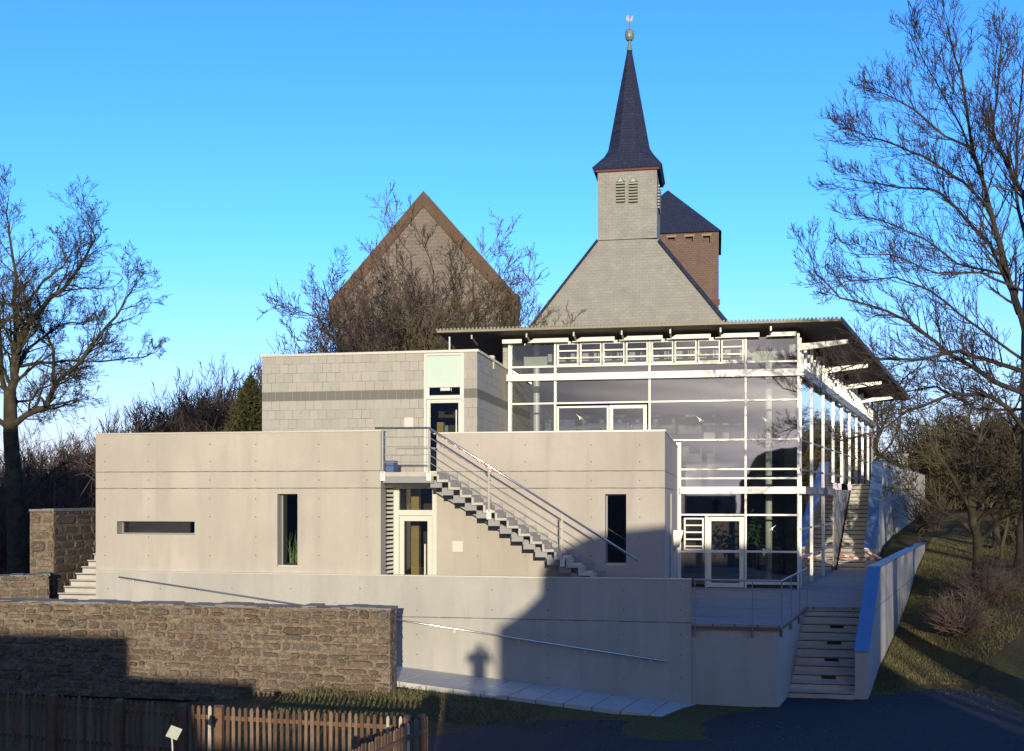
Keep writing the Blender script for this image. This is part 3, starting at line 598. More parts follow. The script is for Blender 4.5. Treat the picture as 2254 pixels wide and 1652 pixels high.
# ------------------------------------------------------------------ glass hall
XG = {k: AX(k, YG) for k in (1124, 1222.5, 1430, 1641, 1757)}
gx0, ga, gb, gc, gd = [XG[k] for k in (1124, 1222.5, 1430, 1641, 1757)]
gl = AX(1495, YG)
th = thing("glass_hall", "tall white framed glass hall with a dark overhanging flat roof", "building", (gl, YG, T0))
def bar(name, x0, x1, y0, y1, z0, z1, parent=th, m='white'):
    mb = MB(); mb.box(x0, x1, y0, y1, z0, z1); return mb.build(name, M[m], parent)
ZT = [T0, -1.71, -.545, .12, .345, .62, .91, 1.85, 3.10, 3.84, 4.05, 4.31, 5.12]
for x, zb_ in ((gx0, 1.0), (ga, 1.0), (gb, 1.0), (gc, T0), (gd, T0)):
    bar("mullion", x-.034 if x != gx0 else x-.07, x+.034, YG-.07, YG+.07, zb_, 5.2)
bar("mullion", gl-.1, gl+.06, YG-.08, YG+.07, T0, 1.78)
def transom(x0, x1, z, hh=.028): bar("transom", x0, x1, YG-.06, YG+.05, z-hh, z+hh)
for z in (4.31, 3.10):
    for a_, b_ in ((gx0+.04, ga-.04), (ga+.04, gb-.04), (gb+.04, gc-.04), (gc+.04, gd-.04)): transom(a_, b_, z)
for z in (1.85, .91, .62, -.545):
    transom(gl+.06 if z < 1.8 else XR1-.5, gc-.04, z); transom(gc+.04, gd-.04, z)
transom(gc+.04, gd-.04, -1.71, .03); bar("transom", gc+.04, gd-.04, YG-.05, YG+.05, T0+.12, T0+.2)
bar("beam", gx0-.1, gd+.16, YG-.22, YG-.071, 3.84, 4.06); bar("beam", gl+.02, gd+.2, YG-.24, YG-.081, .13, .35)
# top beam cut into sunlit pieces; slanted gaps stand for bracket shadows
for a_, b_ in ((65,215),(260,575),(620,930),(980,1300),(1350,1670),(1720,2045),(2095,2330)):
    pa, pb = 1087 + a_/3.5, 1087 + b_/3.5; xa, xb = AX(pa, YG-.3), AX(pb, YG-.3); sl_ = .22 if a_ > 100 else 0
    mb = MB(); mb.xz([(xa, 5.07), (xb, 5.07), (xb, 5.20), (xa+sl_, 5.20)], YG-.32, YG-.26); mb.build("sunlit_beam_piece", M['white'], th)
# panes
def pane(x0, x1, z0, z1, y=YG, parent=th, m='glass'):
    mb = MB(); mb.face([(x0,y,z0),(x1,y,z0),(x1,y,z1),(x0,y,z1)]); return mb.build("pane", M[m], parent)
for a_, b_ in ((gx0+.04, ga-.04), (gc+.04, gd-.04)):
    for z0, z1 in ((4.06, 4.275), (4.345, 5.1), (3.135, 3.84)): pane(a_, b_, z0, z1)
for a_, b_ in ((ga+.04, gb-.04), (gb+.04, gc-.04)):
    for z0, z1 in ((4.06, 4.275), (3.135, 3.84)): pane(a_, b_, z0, z1)
pane(gx0+.04, ga-.04, 1.0, 3.065)
pane(gb+.04, gc-.04, 1.885, 3.065); pane(gc+.04, gd-.04, 1.885, 3.065)
for a_, b_ in ((gl+.06, gc-.04), (gc+.04, gd-.04)):
    for z0, z1 in ((.945, 1.815), (.655, .875), (.35, .585)): pane(a_, b_, z0, z1)
pane(gl+.06, gc-.04, -.51, .13); pane(gc+.04, gd-.04, -.51, .13); pane(gc+.04, gd-.04, -1.68, -.58); pane(gc+.04, gd-.04, T0+.2, -1.74)
# louvred clerestory windows
def barwin(x0, x1, z0, z1, bars, parent=th, fr=.04):
    mb = MB(); mb.box(x0, x0+fr, YG-.05, YG+.03, z0, z1); mb.box(x1-fr, x1, YG-.05, YG+.03, z0, z1); mb.box(x0+fr, x1-fr, YG-.05, YG+.03, z0, z0+fr); mb.box(x0+fr, x1-fr, YG-.05, YG+.03, z1-fr, z1)
    wn = mb.build("window", M['white'], parent)
    mb = MB()
    for z in bars: mb.box(x0+fr, x1-fr, YG-.06, YG-.02, z-.022, z+.022)
    mb.build("bars", M['white'], wn)
    mb = MB(); mb.face([(x0+fr,YG+.01,z0+fr),(x1-fr,YG+.01,z0+fr),(x1-fr,YG+.01,z1-fr),(x0+fr,YG+.01,z1-fr)]); mb.build("pane", M['glass'], wn)
for a_, b_ in ((ga+.04, gb-.04), (gb+.04, gc-.04)):
    wd = (b_-a_)/4
    for k in range(4): barwin(a_+k*wd+.02, a_+(k+1)*wd-.02, 4.35, 5.06, (4.81, 4.575))
bar("transom", ga+.04, gc-.04, YG-.02, YG+.02, 5.065, 5.13)
# upper terrace door and window beside it
ud0, ud1 = AX(1342, YG), AX(1424, YG); zz = ZZ(892, ud0, YG)
mb = MB(); f_ = .11; mb.box(ud0, ud0+f_, YG-.1, YG+.02, .8, zz); mb.box(ud1-f_, ud1, YG-.1, YG+.02, .8, zz); mb.box(ud0+f_, ud1-f_, YG-.1, YG+.02, zz-f_, zz); mb.box(ud0+f_, ud1-f_, YG-.1, YG+.02, .8, .95)
d_ = mb.build("door", M['white'], th); mb = MB(); mb.face([(ud0+f_,YG-.04,.95),(ud1-f_,YG-.04,.95),(ud1-f_,YG-.04,zz-f_),(ud0+f_,YG-.04,zz-f_)]); mb.build("pane", M['glass'], d_)
mb = MB(); mb.box(ud1-.07, ud1-.04, YG-.15, YG-.101, 2.2, 2.35); mb.build("handle", M['plate'], d_)
w0, w1 = ga+.05, ud0-.03
mb = MB(); mb.box(w0, w0+.06, YG-.04, YG+.04, .8, 3.0); mb.box(w1-.06, w1, YG-.04, YG+.04, .8, 3.0); mb.box(w0+.06, w1-.06, YG-.04, YG+.04, 2.94, 3.0)
wn = mb.build("window", M['white'], th); mb = MB(); mb.face([(w0+.06,YG,.8),(w1-.06,YG,.8),(w1-.06,YG,2.94),(w0+.06,YG,2.94)]); mb.build("pane", M['glass'], wn)
# terrace door and louvre window
barwin(AX(1505.5, YG), AX(1549, YG), ZZ(1210.5, gl, YG), ZZ(1139, gl, YG), [ZZ(y, gl, YG) for y in (1155.3, 1170.6, 1186, 1201.3)], fr=.05)
lx = AX(1549.5, YG); bar("mullion", lx+.03, lx+.11, YG-.06, YG+.05, T0, -.59); pane(gl+.06, lx+.03, T0+.1, ZZ(1213, gl, YG)); bar("transom", gl+.06, lx+.03, YG-.05, YG+.05, ZZ(1213, gl, YG)-.03, ZZ(1213, gl, YG)+.02)
q0, q1 = AX(1556, YG), AX(1637, YG); zq = -.61
mb = MB(); f_ = .135; mb.box(q0, q0+f_, YG-.1, YG+.03, T0+.02, zq); mb.box(q1-f_, q1, YG-.1, YG+.03, T0+.02, zq); mb.box(q0+f_, q1-f_, YG-.1, YG+.03, zq-.13, zq); mb.box(q0+f_, q1-f_, YG-.1, YG+.03, T0+.02, T0+.15); mb.box(q0+f_, q1-f_, YG-.09, YG+.02, -1.75, -1.67)
d_ = mb.build("door", M['white'], th); mb = MB(); mb.face([(q0+f_,YG-.03,T0+.15),(q1-f_,YG-.03,T0+.15),(q1-f_,YG-.03,zq-.13),(q0+f_,YG-.03,zq-.13)]); mb.build("pane", M['glass'], d_)
mb = MB(); mb.tube([(q1-.06,YG-.16,-1.85),(q1-.06,YG-.16,-1.65)], .015, 6); mb.build("handle", M['steel'], d_)
# flared side wall
def sx(Y): return gd + SL * (Y - YG)
YE2 = 61.5
def sbar(name, Ya, Yb, z0, z1, out=.0, th_=.12, m='white', parent=th):
    mb = MB(); xa, xb = sx(Ya)+out, sx(Yb)+out
    mb.hexa([(xa-th_,Ya,z0),(xa,Ya,z0),(xb,Yb,z0),(xb-th_,Yb,z0)], [(xa-th_,Ya,z1),(xa,Ya,z1),(xb,Yb,z1),(xb-th_,Yb,z1)]); return mb.build(name, M[m], parent)
sbar("side_beam", YG+.1, YE2, 3.82, 4.08, .2, .14, 'grey_metal'); sbar("side_beam", YG+.1, 42.9, .12, .35, .22, .14, 'grey_metal')
yy = YG + .05
bays = [YG + 3.0*k for k in range(0, 9)]
for k, Y in enumerate(bays):
    zb_ = T0 if Y < 44 else .6
    if k: sbar("mullion", Y-.06, Y+.06, zb_, 5.2, .05, .085)
    Yn = bays[k+1] if k+1 < len(bays) else YE2
    if k: sbar("inner_column", Y+.9, Y+1.05, zb_, 5.0, -.25, .06)
    if k == 0: sbar("mullion", Y+.35, Y+.42, T0, 5.1, .05, .05)
    for z0, z1 in ((T0, .12), (.35, 3.82), (4.08, 5.15)):
        if z1 < 1 and Y > 43: continue
        za = max(z0, zb_); mb = MB(); xa, xb = sx(Y+.06), sx(Yn-.06); mb.face([(xa,Y+.06,za),(xb,Yn-.06,za),(xb,Yn-.06,z1),(xa,Y+.06,z1)]); mb.build("pane", M['sideglass'], th)
    for z in ((-1.0, -1.9) if Y < 43 else ()): sbar("transom", Y+.06, Yn-.06, z-.03, z+.03, .03, .07, 'grey_metal')
    for z in (1.85, .9): sbar("transom", Y+.06, Yn-.06, z-.03, z+.03, .03, .07, 'grey_metal')
    for q in range(1, 4):
        yq = Y + q*.75; sbar("clerestory_post", yq-.05, yq+.05, 4.08, 4.78 if q % 2 else 5.0, .06, .07)
sbar("plinth_wall", 44.25, YE2, T0-.3, .33, .02, .2, 'conc_plain')
sbar("end_wall", YE2, YE2+.3, -.2, 5.2, .05, .3, 'inwall')
for Y in (YG+.15, 42.0, 48.4, 55.5):
    mb = MB(); x = sx(Y); mb.hexa([(x-.3,Y,4.62),(x+1.5,Y,4.86),(x+1.5,Y+.18,4.86),(x-.3,Y+.18,4.62)],[(x-.3,Y,4.86),(x+1.5,Y,4.98),(x+1.5,Y+.18,4.98),(x-.3,Y+.18,4.86)]); mb.build("outrigger_beam", M['white'], th)
# roof
RY = 34.0
fl, fr_ = Vector((AX(962, RY), RY, 5.37)), Vector((AX(1850, RY), RY, 5.37))
poly = [(fl.x, RY), (fr_.x, RY), (fr_.x + .233*28.2, 61.6), (fr_.x + .233*28.2 - 2, 63.5), (fl.x - 1.5, 63.5)]
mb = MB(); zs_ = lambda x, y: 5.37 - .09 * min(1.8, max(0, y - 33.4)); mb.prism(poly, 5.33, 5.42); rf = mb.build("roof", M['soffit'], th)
mb = MB(); x = fl.x; 
while x < fr_.x:
    mb.tube([(x, RY-.04, 5.45), (x, 45, 5.45)], .035, 5); x += .12
mb.build("corrugated_sheet", M['rooftop'], rf)
mb = MB(); mb.box(fl.x, fr_.x, RY-.04, RY-.001, 5.345, 5.42); mb.build("edge_trim", M['rooftop'], rf)
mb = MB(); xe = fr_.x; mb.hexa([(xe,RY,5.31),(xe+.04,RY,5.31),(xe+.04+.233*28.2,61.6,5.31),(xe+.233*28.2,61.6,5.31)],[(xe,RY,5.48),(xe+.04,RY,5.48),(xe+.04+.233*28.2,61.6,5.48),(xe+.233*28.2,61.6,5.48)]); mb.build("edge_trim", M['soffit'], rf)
for px in (1037, 1158, 1262, 1368, 1475, 1586, 1697):
    x = AX(px, RY+.2); mb = MB(); mb.beam((x, RY+.3, 5.20), (x, YG-.1, 5.08), .05, .05); mb.beam((x, RY+.3, 5.33), (x, RY+.3, 5.16), .05, .05); mb.build("bracket", M['steel'], rf)
# interior
mb = MB(); pf = [(gx0, YG+.12), (gd-.1, YG+.12), (sx(60)-.3, 60), (gx0, 60)]; mb.prism(pf, .14, .34); mb.build("upper_floor", M['infloor'], th)
mb = MB(); mb.prism([(gl, YG+.1), (gd-.1, YG+.1), (sx(60)-.3, 60), (gl, 60)], T0-.2, T0-.005); mb.build("lower_floor", M['infloor'], th)
mb = MB(); mb.box(gx0-.2, sx(47)-.6, 47, 47.2, .34, 5.29); mb.build("inner_wall", M['inwall'], th); mb = MB(); mb.box(gx0-.3, gx0-.1, YG+.2, 47, -.2, 5.29); mb.build("inner_wall", M['block'], th)
mb = MB(); mb.box(gl-.3, sx(42)-.5, 42, 42.2, T0, .13); mb.build("inner_wall", M['darkwood'], th)
for px in (1181, 1692):
    x = AX(px, YG+1.6); mb = MB(); mb.tube([(x, YG+1.6, T0 if px > 1400 else .34), (x, YG+1.6, 5.3)], .11, 14); mb.build("round_column", M['white'], th)
for k in range(9):
    mb = MB(); x_ = -5.6 + k*.78; mb.box(x_, x_ + .6, 36.2, 36.24, 4.60, 4.86); mb.disc((x_ + (.3 if k % 2 else .5), 36.196, 4.84), .11, (0, -1, 0), 14, 1); mb.build("hung_panel", [M['inwhite'], M['black']], th)
for xa_, xb_ in ((-6.5, -5.3), (1.0, 2.2)): mb = MB(); mb.box(xa_, xb_, 36.6, 36.64, 4.5, 4.85); mb.build("hung_panel", M['inwhite'], th)
mb = MB()
for k in range(6): mb.box(-.5 + k*.55, -.05 + k*.55, 44.0, 44.1, 2.3, 2.75); mb.box(-.5 + k*.55, -.05 + k*.55, 44.0, 44.1, 2.9, 2.98)
mb.build("picture_panels", M['inwhite'], th)
for (a_, b_, y_, z0, z1, nm) in ((-6.0, -4.9, 38, .34, 2.75, 0), (-4.6, -2.6, 39, .34, 2.7, 1), (-4.6, -3.9, 37.6, .34, 2.45, 2)):
    t = thing("display_case", ["teal glass showcase at the left of the upper hall", "long teal showcase in the middle of the upper hall", "small teal showcase near the terrace door"][nm], "display case", (a_, y_, .34))
    mb = MB(); mb.box(a_, b_, y_, y_+.7, z0, z1-.35); mb.build("plinth", M['teal'], t); mb = MB(); mb.box(a_+.01, b_-.01, y_+.01, y_+.69, z1-.349, z1); mb.build("glass_box", M['glass'], t)
t = thing("display_board", "pale board standing inside the ground floor glass hall", "board", (1.6, 38, T0))
mb = MB(); mb.box(1.35, 1.85, 38, 38.05, -2.3, -1.75); mb.build("board", M['inwhite'], t); mb = MB(); mb.box(1.57, 1.63, 38.051, 38.09, T0, -1.8); mb.box(1.3, 1.9, 37.9, 38.2, T0, T0+.03); mb.build("stand", M['grey_metal'], t)
# potted plant inside
t = thing("indoor_plant", "dark green leafy plant behind the ground floor glass", "plant", (1.5, 37.6, T0)); rnd = random.Random(6); mb = MB()
for k in range(260):
    c = Vector((1.35 + rnd.gauss(0, .38), 37.6 + rnd.gauss(0, .25), -1.15 + rnd.gauss(0, .25))); u = Vector((rnd.uniform(-1,1), rnd.uniform(-1,1), rnd.uniform(-1,1))).normalized()*.09; v = u.orthogonal().normalized()*.04
    mb.face([c-u, c+v, c+u, c-v])
mb.build("foliage", M['leaf'], t); mb = MB(); mb.tube([(1.4,37.6,T0+.3),(1.4,37.6,-1.1)], .03, 6); mb.build("stem", M['twig'], t); mb = MB(); mb.lathe((1.4,37.6,T0), [(.16,0),(.22,.35)], 12); mb.build("pot", M['grey_metal'], t)
# bird silhouettes on the panes
def bird(px, py, s, flip, label):
    p = PT(px, py, YG - .012); mb = MB(); f = -1 if flip else 1
    sh = [(-.5,.45),(-.05,.1),(0,.18),(.08,.06),(.5,-.35),(.1,-.1),(.05,-.3),(-.05,-.3),(-.06,-.04)]
    pts = [(p.x + a*s*f, p.z + b*s) for a, b in sh]
    if f < 0: pts = pts[::-1]
    mb.xz(pts[::-1], YG-.008, YG-.004); tag(mb.build("bird_sticker", M['tapewhite']), label, "sticker", "bird stickers on the glass")
bird(1276, 918, .27, False, "pale bird sticker on the pane left of the terrace door"); bird(1540, 922, .27, False, "pale bird sticker on the wide upper pane"); bird(1684, 923, .22, False, "pale bird sticker on the right upper pane by the column"); bird(1700, 1162, .24, True, "pale bird sticker on the ground floor pane by the corner")
# ------------------------------------------------------------------ landing and outdoor stair
LZ0 = .62; xl = AX(961, YL); RUN, RISE = .285, (LZ0 - T0) / 19
ts = thing("outdoor_stair", "straight flight of pale folded steps with steel handrail in front of the concrete", "stair", (xl, YL, T0))
mb = MB(); mb.box(X1 + .03, xl, YL + .02, YR - .01, LZ0 - .1, LZ0); mb.build("landing", M['conc_step'], ts)
for y_ in (YL, YR - .1): mb = MB(); mb.box(X1 + .06, xl - .08, y_, y_ + .06, LZ0 - .26, LZ0 - .101); mb.build("landing_beam", M['grey_metal'], ts)
for k in range(18):
    x = xl + k * RUN; z = LZ0 - (k + 1) * RISE
    mb = MB(); mb.xz([(x, z - .06), (x + RUN, z - .06), (x + RUN + .0, z), (x + .055, z), (x + .055, z + RISE - .061), (x, z + RISE - .061)], YL + .02, YR - .08)
    st = mb.build("step", M['conc_step'], ts)
    mb = MB(); mb.box(x + .07, x + RUN - .03, YR - .12, YR - .09, z + .002, z + .17); mb.build("upstand_plate", M['grey_metal'], st)
# zigzag stringer beneath
mb = MB()
for k in range(18):
    x = xl + k * RUN - .02; z = LZ0 - (k + 1) * RISE - .062
    mb.xz([(x - .16, z - .13), (x + RUN - .16, z - .13), (x + RUN - .16, z - .001), (x - .02, z - .001), (x - .02, z + RISE - .132), (x - .16, z + RISE - .132)], YL + .10, YL + .16)
mb.build("stringer", M['grey_metal'], ts)
mb = MB(); mb.beam((xl - .2, YR - .3, LZ0 - .42), (xl + 18*RUN, YR - .3, T0 - .05), .08, .16); mb.build("stringer", M['grey_metal'], ts)
rl = MB(); yr_ = YL - .02
pT = Vector((AX(944, yr_), yr_, LZ0 + 1.06)); slp = -RISE / RUN
pE = Vector((AX(1404, yr_), yr_, ZZ(1233, AX(1404, yr_), yr_)))
rl.tube([(AX(826, yr_), yr_, LZ0 + 1.07), pT, pE], .027, 12); hr = rl.build("handrail", M['polished'], ts, smooth=True)
for i, (hh) in enumerate((.84, .62, .42, .24)):
    mb = MB(); e = pE - Vector((0, 0, 1.06 - hh)); kx = min(1, .86 - 0 + 0*hh)
    q = pT + (pE - pT) * (.815 if i < 4 else 1); mb.tube([(X1 + .06, yr_, LZ0 + hh), Vector((pT.x, yr_, LZ0 + hh)), Vector((q.x, yr_, q.z - (1.06 - hh)))], .008, 6); mb.build("rail_wire", M['steel'], ts)
mb = MB(); mb.tube([(X1 + .1, YR - .2, LZ0 + .62), (xl - .25, YR - .2, LZ0 + .62)], .02, 8); mb.build("rail_wire", M['steel'], ts)
for px in (842, 943.5, 1076, 1237.5):
    x = AX(px, yr_); zt_ = LZ0 + 1.06 if px < 950 else pT.z + (pE.z - pT.z) * (x - pT.x) / (pE.x - pT.x)
    zb_ = zt_ - 1.06 - .15
    mb = MB(); mb.box(x-.022, x+.022, yr_-.006, yr_+.006, zb_, zt_ - .02); ps = mb.build("post", M['steel'], ts)
    mb = MB(); mb.box(x-.055, x+.055, yr_+.007, yr_+.038, zb_ - .06, zb_ + .17); mb.box(x-.012, x+.012, yr_-.012, yr_-.0065, zb_-.02, zb_+.12); mb.build("bracket", M['white'], ps)
# barrier tape wound on the handrail
mb = MB(); rnd = random.Random(2)
def wind(a, b, turns):
    n = turns * 8; pts = []
    for i in range(n + 1):
        f = i / n; p = a + (b - a) * f; an = f * turns * 2 * math.pi
        pts.append(p + Vector((0, math.cos(an), math.sin(an))) * .033)
    for i in range(n):
        o_ = Vector((.035, 0, -.02)); mb.face([pts[i], pts[i+1], pts[i+1] + o_, pts[i] + o_], (i // 5) % 2)
wind(pT - Vector((.08, 0, 0)), pT + (pE-pT)*.36, 9); wind(pT + (pE-pT)*.27, pT+(pE-pT)*.30 - Vector((0,0,.12)), 4)
tag(mb.build("barrier_tape", [M['red'], M['tapewhite']]), "red and white tape wound round the upper stair handrail", "tape")
# blue box on the landing
t = thing("blue_box", "blue plastic box on the stair landing", "box", (X1 + .4, YL + .8, LZ0)); bx0 = AX(842, YL+.6); bx1 = AX(869, YL+.6)
mb = MB(); mb.box(bx0, bx1, YL+.5, YL+.85, LZ0, LZ0+.27); mb.build("body", M['blue'], t); mb = MB(); mb.box(bx0-.01, bx1+.01, YL+.49, YL+.86, LZ0+.27, LZ0+.30); mb.build("lid", M['blue'], t)
# reeds in the slit window
t = thing("reed_plant", "green reeds standing in the reveal of the tall slit window", "plant", (h2[1]-.2, YL+.2, h2[2])); mb = MB(); rnd = random.Random(5)
for k in range(16):
    x = h2[1] - .06 - rnd.random()*.22; zz_ = rnd.uniform(.4, .95); mb.tube([(x, YL+.15, h2[2]+.05), (x+rnd.uniform(-.05,.05), YL+.15, h2[2]+zz_*.6), (x+rnd.uniform(-.12,.1), YL+.13, h2[2]+zz_)], [.006,.005,.001], 3)
mb.build("blades", M['reed'], t)
mb = MB(); mb.box(h2[1]-.3, h2[1]-.03, YL+.08, YL+.22, h2[2]+.052, h2[2]+.1); mb.build("planter", M['black'], t)
# ------------------------------------------------------------------ front retaining wall, ramp, terrace
xw0, xw1 = AX(215, YW), AX(1522, YW)
tw = thing("retaining_wall", "long grey concrete parapet wall above the ramp with a sloping handrail", "wall", (xw0, YW, GR))
mb = MB(); mb.box(xw0, xw1, YW, YW + .13, GR - .6, -1.88)
ties(mb, [(c, r) for c in (1083, 1206, 1373, 1498) for r in (1298, 1342, 1396, 1440, 1492)] + [(c, r) for c in (238, 353, 511, 640, 793, 917) for r in (1295,)] + [(917, 1342), (917, 1396), (917, 1440)], YW)
mb.build("wall", [M['conc_low'], M['hole']], tw)
mb = MB(); mb.box(xw0 - .01, xw1 + .01, YW - .012, YW + .136, -1.88, -1.855); mb.build("coping", M['cope'], tw)
ha, hb = PT(262, 1269.5, YW - .1), PT(1466, 1455, YW - .1)
mb = MB(); mb.tube([ha, hb], .025, 12); mb.build("handrail", M['polished'], tw, smooth=True)
for px in (294, 431, 568, 705, 850, 998, 1141, 1287, 1432):
    x = AX(px, YW - .1); f = (x - ha.x) / (hb.x - ha.x); p = ha + (hb - ha) * f
    mb = MB(); mb.tube([(p.x, YW - .1, p.z - .02), (p.x, YW - .1, p.z - .07), (p.x, YW - .004, p.z - .08)], .009, 6); mb.tube([(p.x, YW-.02, p.z-.08), (p.x, YW-.003, p.z-.08)], .034, 10); mb.build("bracket", M['plate'], tw)
# terrace pedestal and deck
cx_, bx_ = 1.40, 2.30
tp = thing("terrace_block", "shaded concrete block carrying the terrace corner beside the lower steps", "wall", (1, YW, GR))
mb = MB(); mb.prism([(xw1+.002, YW+.03), (cx_-.02, YW+.03), (bx_, 29.4), (bx_, 31), (xw1+.002, 31)], GR - .5, T0 - .13); mb.build("wall", M['conc_low'], tp)
deck = [(-12.5, YW+.14), (xw1+.001, YW+.14), (xw1+.001, YW-.02), (cx_+.03, YW-.02), (bx_+.03, 29.42), (4.0, 29.42), (4.1, 30.1), (7.86, 44.8), (-12.5, 44.8)]
mb = MB(); mb.prism(deck, T0 - .055, T0 + 0.0); tag(mb.build("terrace", M['deck']), kind='structure')
mb = MB(); mb.prism([(x, y) for x, y in deck[1:6]] + [(4.0, 31.), (xw1+.001, 31.)], T0 - .128, T0 - .056); mb.build("deck_edge", M['dark_under'], tp)
tt = thing("terrace_railing", "thin steel railing round the terrace corner above the lower steps", "railing", (cx_, YW, T0))
ra, rb, rc = PT(1529, 1269.5, YW-.05), PT(1722, 1269.5, YW-.05), Vector((2.33, 29.4, -1.87))
rb = Vector((cx_+.04, YW-.05, -1.87)); ra = Vector((xw1 + .06, YW-.05, -1.87))
mb = MB(); mb.tube([ra, rb, rc], .024, 8); mb.build("handrail", M['steel'], tt)
for z in (-2.09, -2.3, -2.5, -2.7):
    mb = MB(); mb.tube([(ra.x, YW-.05, z), (rb.x, YW-.05, z), (rc.x, rc.y, z)], .005, 5); mb.build("rail_wire", M['grey_metal'], tt)
for p in [(ra.x+.02, YW-.055), (AX(1656, YW), YW-.055), (cx_+.06, YW+.2), (cx_+.36, YW+1.6), (cx_+.66, YW+3.0), (bx_+.05, 29.35)]:
    mb = MB(); mb.box(p[0]-.012, p[0]+.012, p[1]-.03, p[1]+.03, T0-.28, -1.90); mb.box(p[0]-.03, p[0]+.03, p[1]+.0305, p[1]+.05, T0-.3, T0-.14); mb.build("post", M['grey_metal'], tt)
# ramp
mb = MB(); rampz = lambda x: -4.70 + (.66/7.0) * (-.68 - x) if x > -7.7 else -4.04 + .19 * (-7.7 - x)
def zr(x): return min(-2.66, rampz(x))
x = -.45; rr = random.Random(1)
pr = -.45; slabs = MB()
xs_ = [-.45 - .62*i for i in range(25)]
for i in range(24):
    a_, b_ = xs_[i+1] + .014, xs_[i] - .014; o_ = .25 if i == 0 else 0
    slabs.hexa([(a_-.35,23.42,zr(a_)-.12),(b_-.35-o_,23.42,zr(b_)-.12),(b_,YW-.01,zr(b_)-.12),(a_,YW-.01,zr(a_)-.12)],[(a_-.35,23.42,zr(a_)),(b_-.35-o_,23.42,zr(b_)),(b_,YW-.01,zr(b_)),(a_,YW-.01,zr(a_))])
tag(slabs.build("ramp_path", M['flag']), kind='structure')
# lower steps
tls = thing("concrete_steps", "lower flight of concrete steps from the yard up to the terrace", "steps", (2.5, 26.5, GR))
def xlft(Y): return 1.40 + .209 * (Y - 25.1)
for k in range(11):
    y0 = 26.45 + k*.29; y1 = 29.4 + (0 if k < 10 else 0); z1 = GR + (k+1)*(T0-GR)/11 - (.06 if k == 10 else 0)
    mb = MB(); y1 = y0 + .30 if k < 10 else 29.41; ye = y0 + .33
    xa, xb, xc, xd = xlft(y0)+.0, xr(y0)-.0, xr(ye), xlft(ye)
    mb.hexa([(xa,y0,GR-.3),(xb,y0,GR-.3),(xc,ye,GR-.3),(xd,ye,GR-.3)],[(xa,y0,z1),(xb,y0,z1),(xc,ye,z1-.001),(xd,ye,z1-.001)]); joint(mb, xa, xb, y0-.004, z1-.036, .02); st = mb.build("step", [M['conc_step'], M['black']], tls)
    mb = MB(); mb.box(xa+.02, xb-.02, y0-.02, y0-.001, z1-.035, z1+.002); mb.build("nosing", M['steel'], st)
    if k in (2, 4, 6, 8)[::1]:
        mb = MB(); xm = (xa+xb)/2 + .1; mb.box(xm-.17, xm+.17, y0-.008, y0-.0005, z1-.13, z1-.06); mb.build("step_light", M['black'], st)
# right flank wall of the lower steps and terrace
tk = thing("flank_wall", "concrete flank wall right of the lower steps with a metal top tinted for its blue sky sheen", "wall", (3.3, 26.5, GR))
P1, P2, P3 = (xr(26.45), 26.45), (xr(30.0), 30.0), (xr(46.4), 46.4)
def off(p, d, w_): return (p[0] + w_, p[1] + d)
W_ = .28
def ztop(x, y): return -3.62 + (y - 26.45) / 3.55 * 1.77 if y < 30.001 else -1.85
pl = [P1, (P1[0]+W_, P1[1]), (P2[0]+W_, P2[1]), (P3[0]+W_, P3[1]), P3, P2]
mb = MB()
for (a_, b_) in ((P1, P2), (P2, P3)):
    mb.hexa([(a_[0],a_[1],-5.2),(a_[0]+W_,a_[1],-5.2),(b_[0]+W_,b_[1],-5.2),(b_[0],b_[1],-5.2)], [(a_[0],a_[1],ztop(*a_)),(a_[0]+W_,a_[1],ztop(*a_)),(b_[0]+W_,b_[1],ztop(*b_)),(b_[0],b_[1],ztop(*b_))])
mb.build("wall", M['conc_low'], tk)
mb = MB()
for (a_, b_) in ((P1, P2), (P2, P3)):
    e = .03; mb.hexa([(a_[0]-e,a_[1]-e,ztop(*a_)+.002),(a_[0]+W_+e,a_[1]-e,ztop(*a_)+.002),(b_[0]+W_+e,b_[1]-e,ztop(*b_)+.002),(b_[0]-e,b_[1]-e,ztop(*b_)+.002)], [(a_[0]-e,a_[1]-e,ztop(*a_)+.03),(a_[0]+W_+e,a_[1]-e,ztop(*a_)+.03),(b_[0]+W_+e,b_[1]-e,ztop(*b_)+.03),(b_[0]-e,b_[1]-e,ztop(*b_)+.03)])
mb.build("coping", M['skysheen_cap'], tk)
# upper flight beside the glass wall
tu = thing("concrete_steps", "upper flight of pale concrete steps climbing beside the glass side wall", "steps", (5.3, 44.6, T0))
xur = lambda Y: AX(1904, 44.6) + (AX(1921, 50.4) - AX(1904, 44.6)) * (Y - 44.6) / 5.8
for k in range(20):
    y0 = 44.6 + k*.285; z1 = T0 + (k+1)*(.60 - T0)/20; ye = y0 + .32 if k < 19 else 53
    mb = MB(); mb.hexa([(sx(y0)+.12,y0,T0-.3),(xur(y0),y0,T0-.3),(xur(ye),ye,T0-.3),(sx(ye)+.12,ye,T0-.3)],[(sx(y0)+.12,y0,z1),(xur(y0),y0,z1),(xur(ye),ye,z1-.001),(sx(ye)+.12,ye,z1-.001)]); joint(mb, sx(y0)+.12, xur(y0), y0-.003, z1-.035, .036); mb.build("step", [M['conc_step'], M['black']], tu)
tv = thing("flank_wall", "tall sloping concrete flank wall right of the upper steps", "wall", (xur(44.4), 44.4, T0))
U1, U2, U3 = (xur(44.4), 44.4), (xur(50.6), 50.6), (AX(2018, 60), 60.0)
zu = {U1: -2.02, U2: ZZ(1016, U2[0]+.3, U2[1]), U3: ZZ(1046, U3[0], U3[1])}
mb = MB()
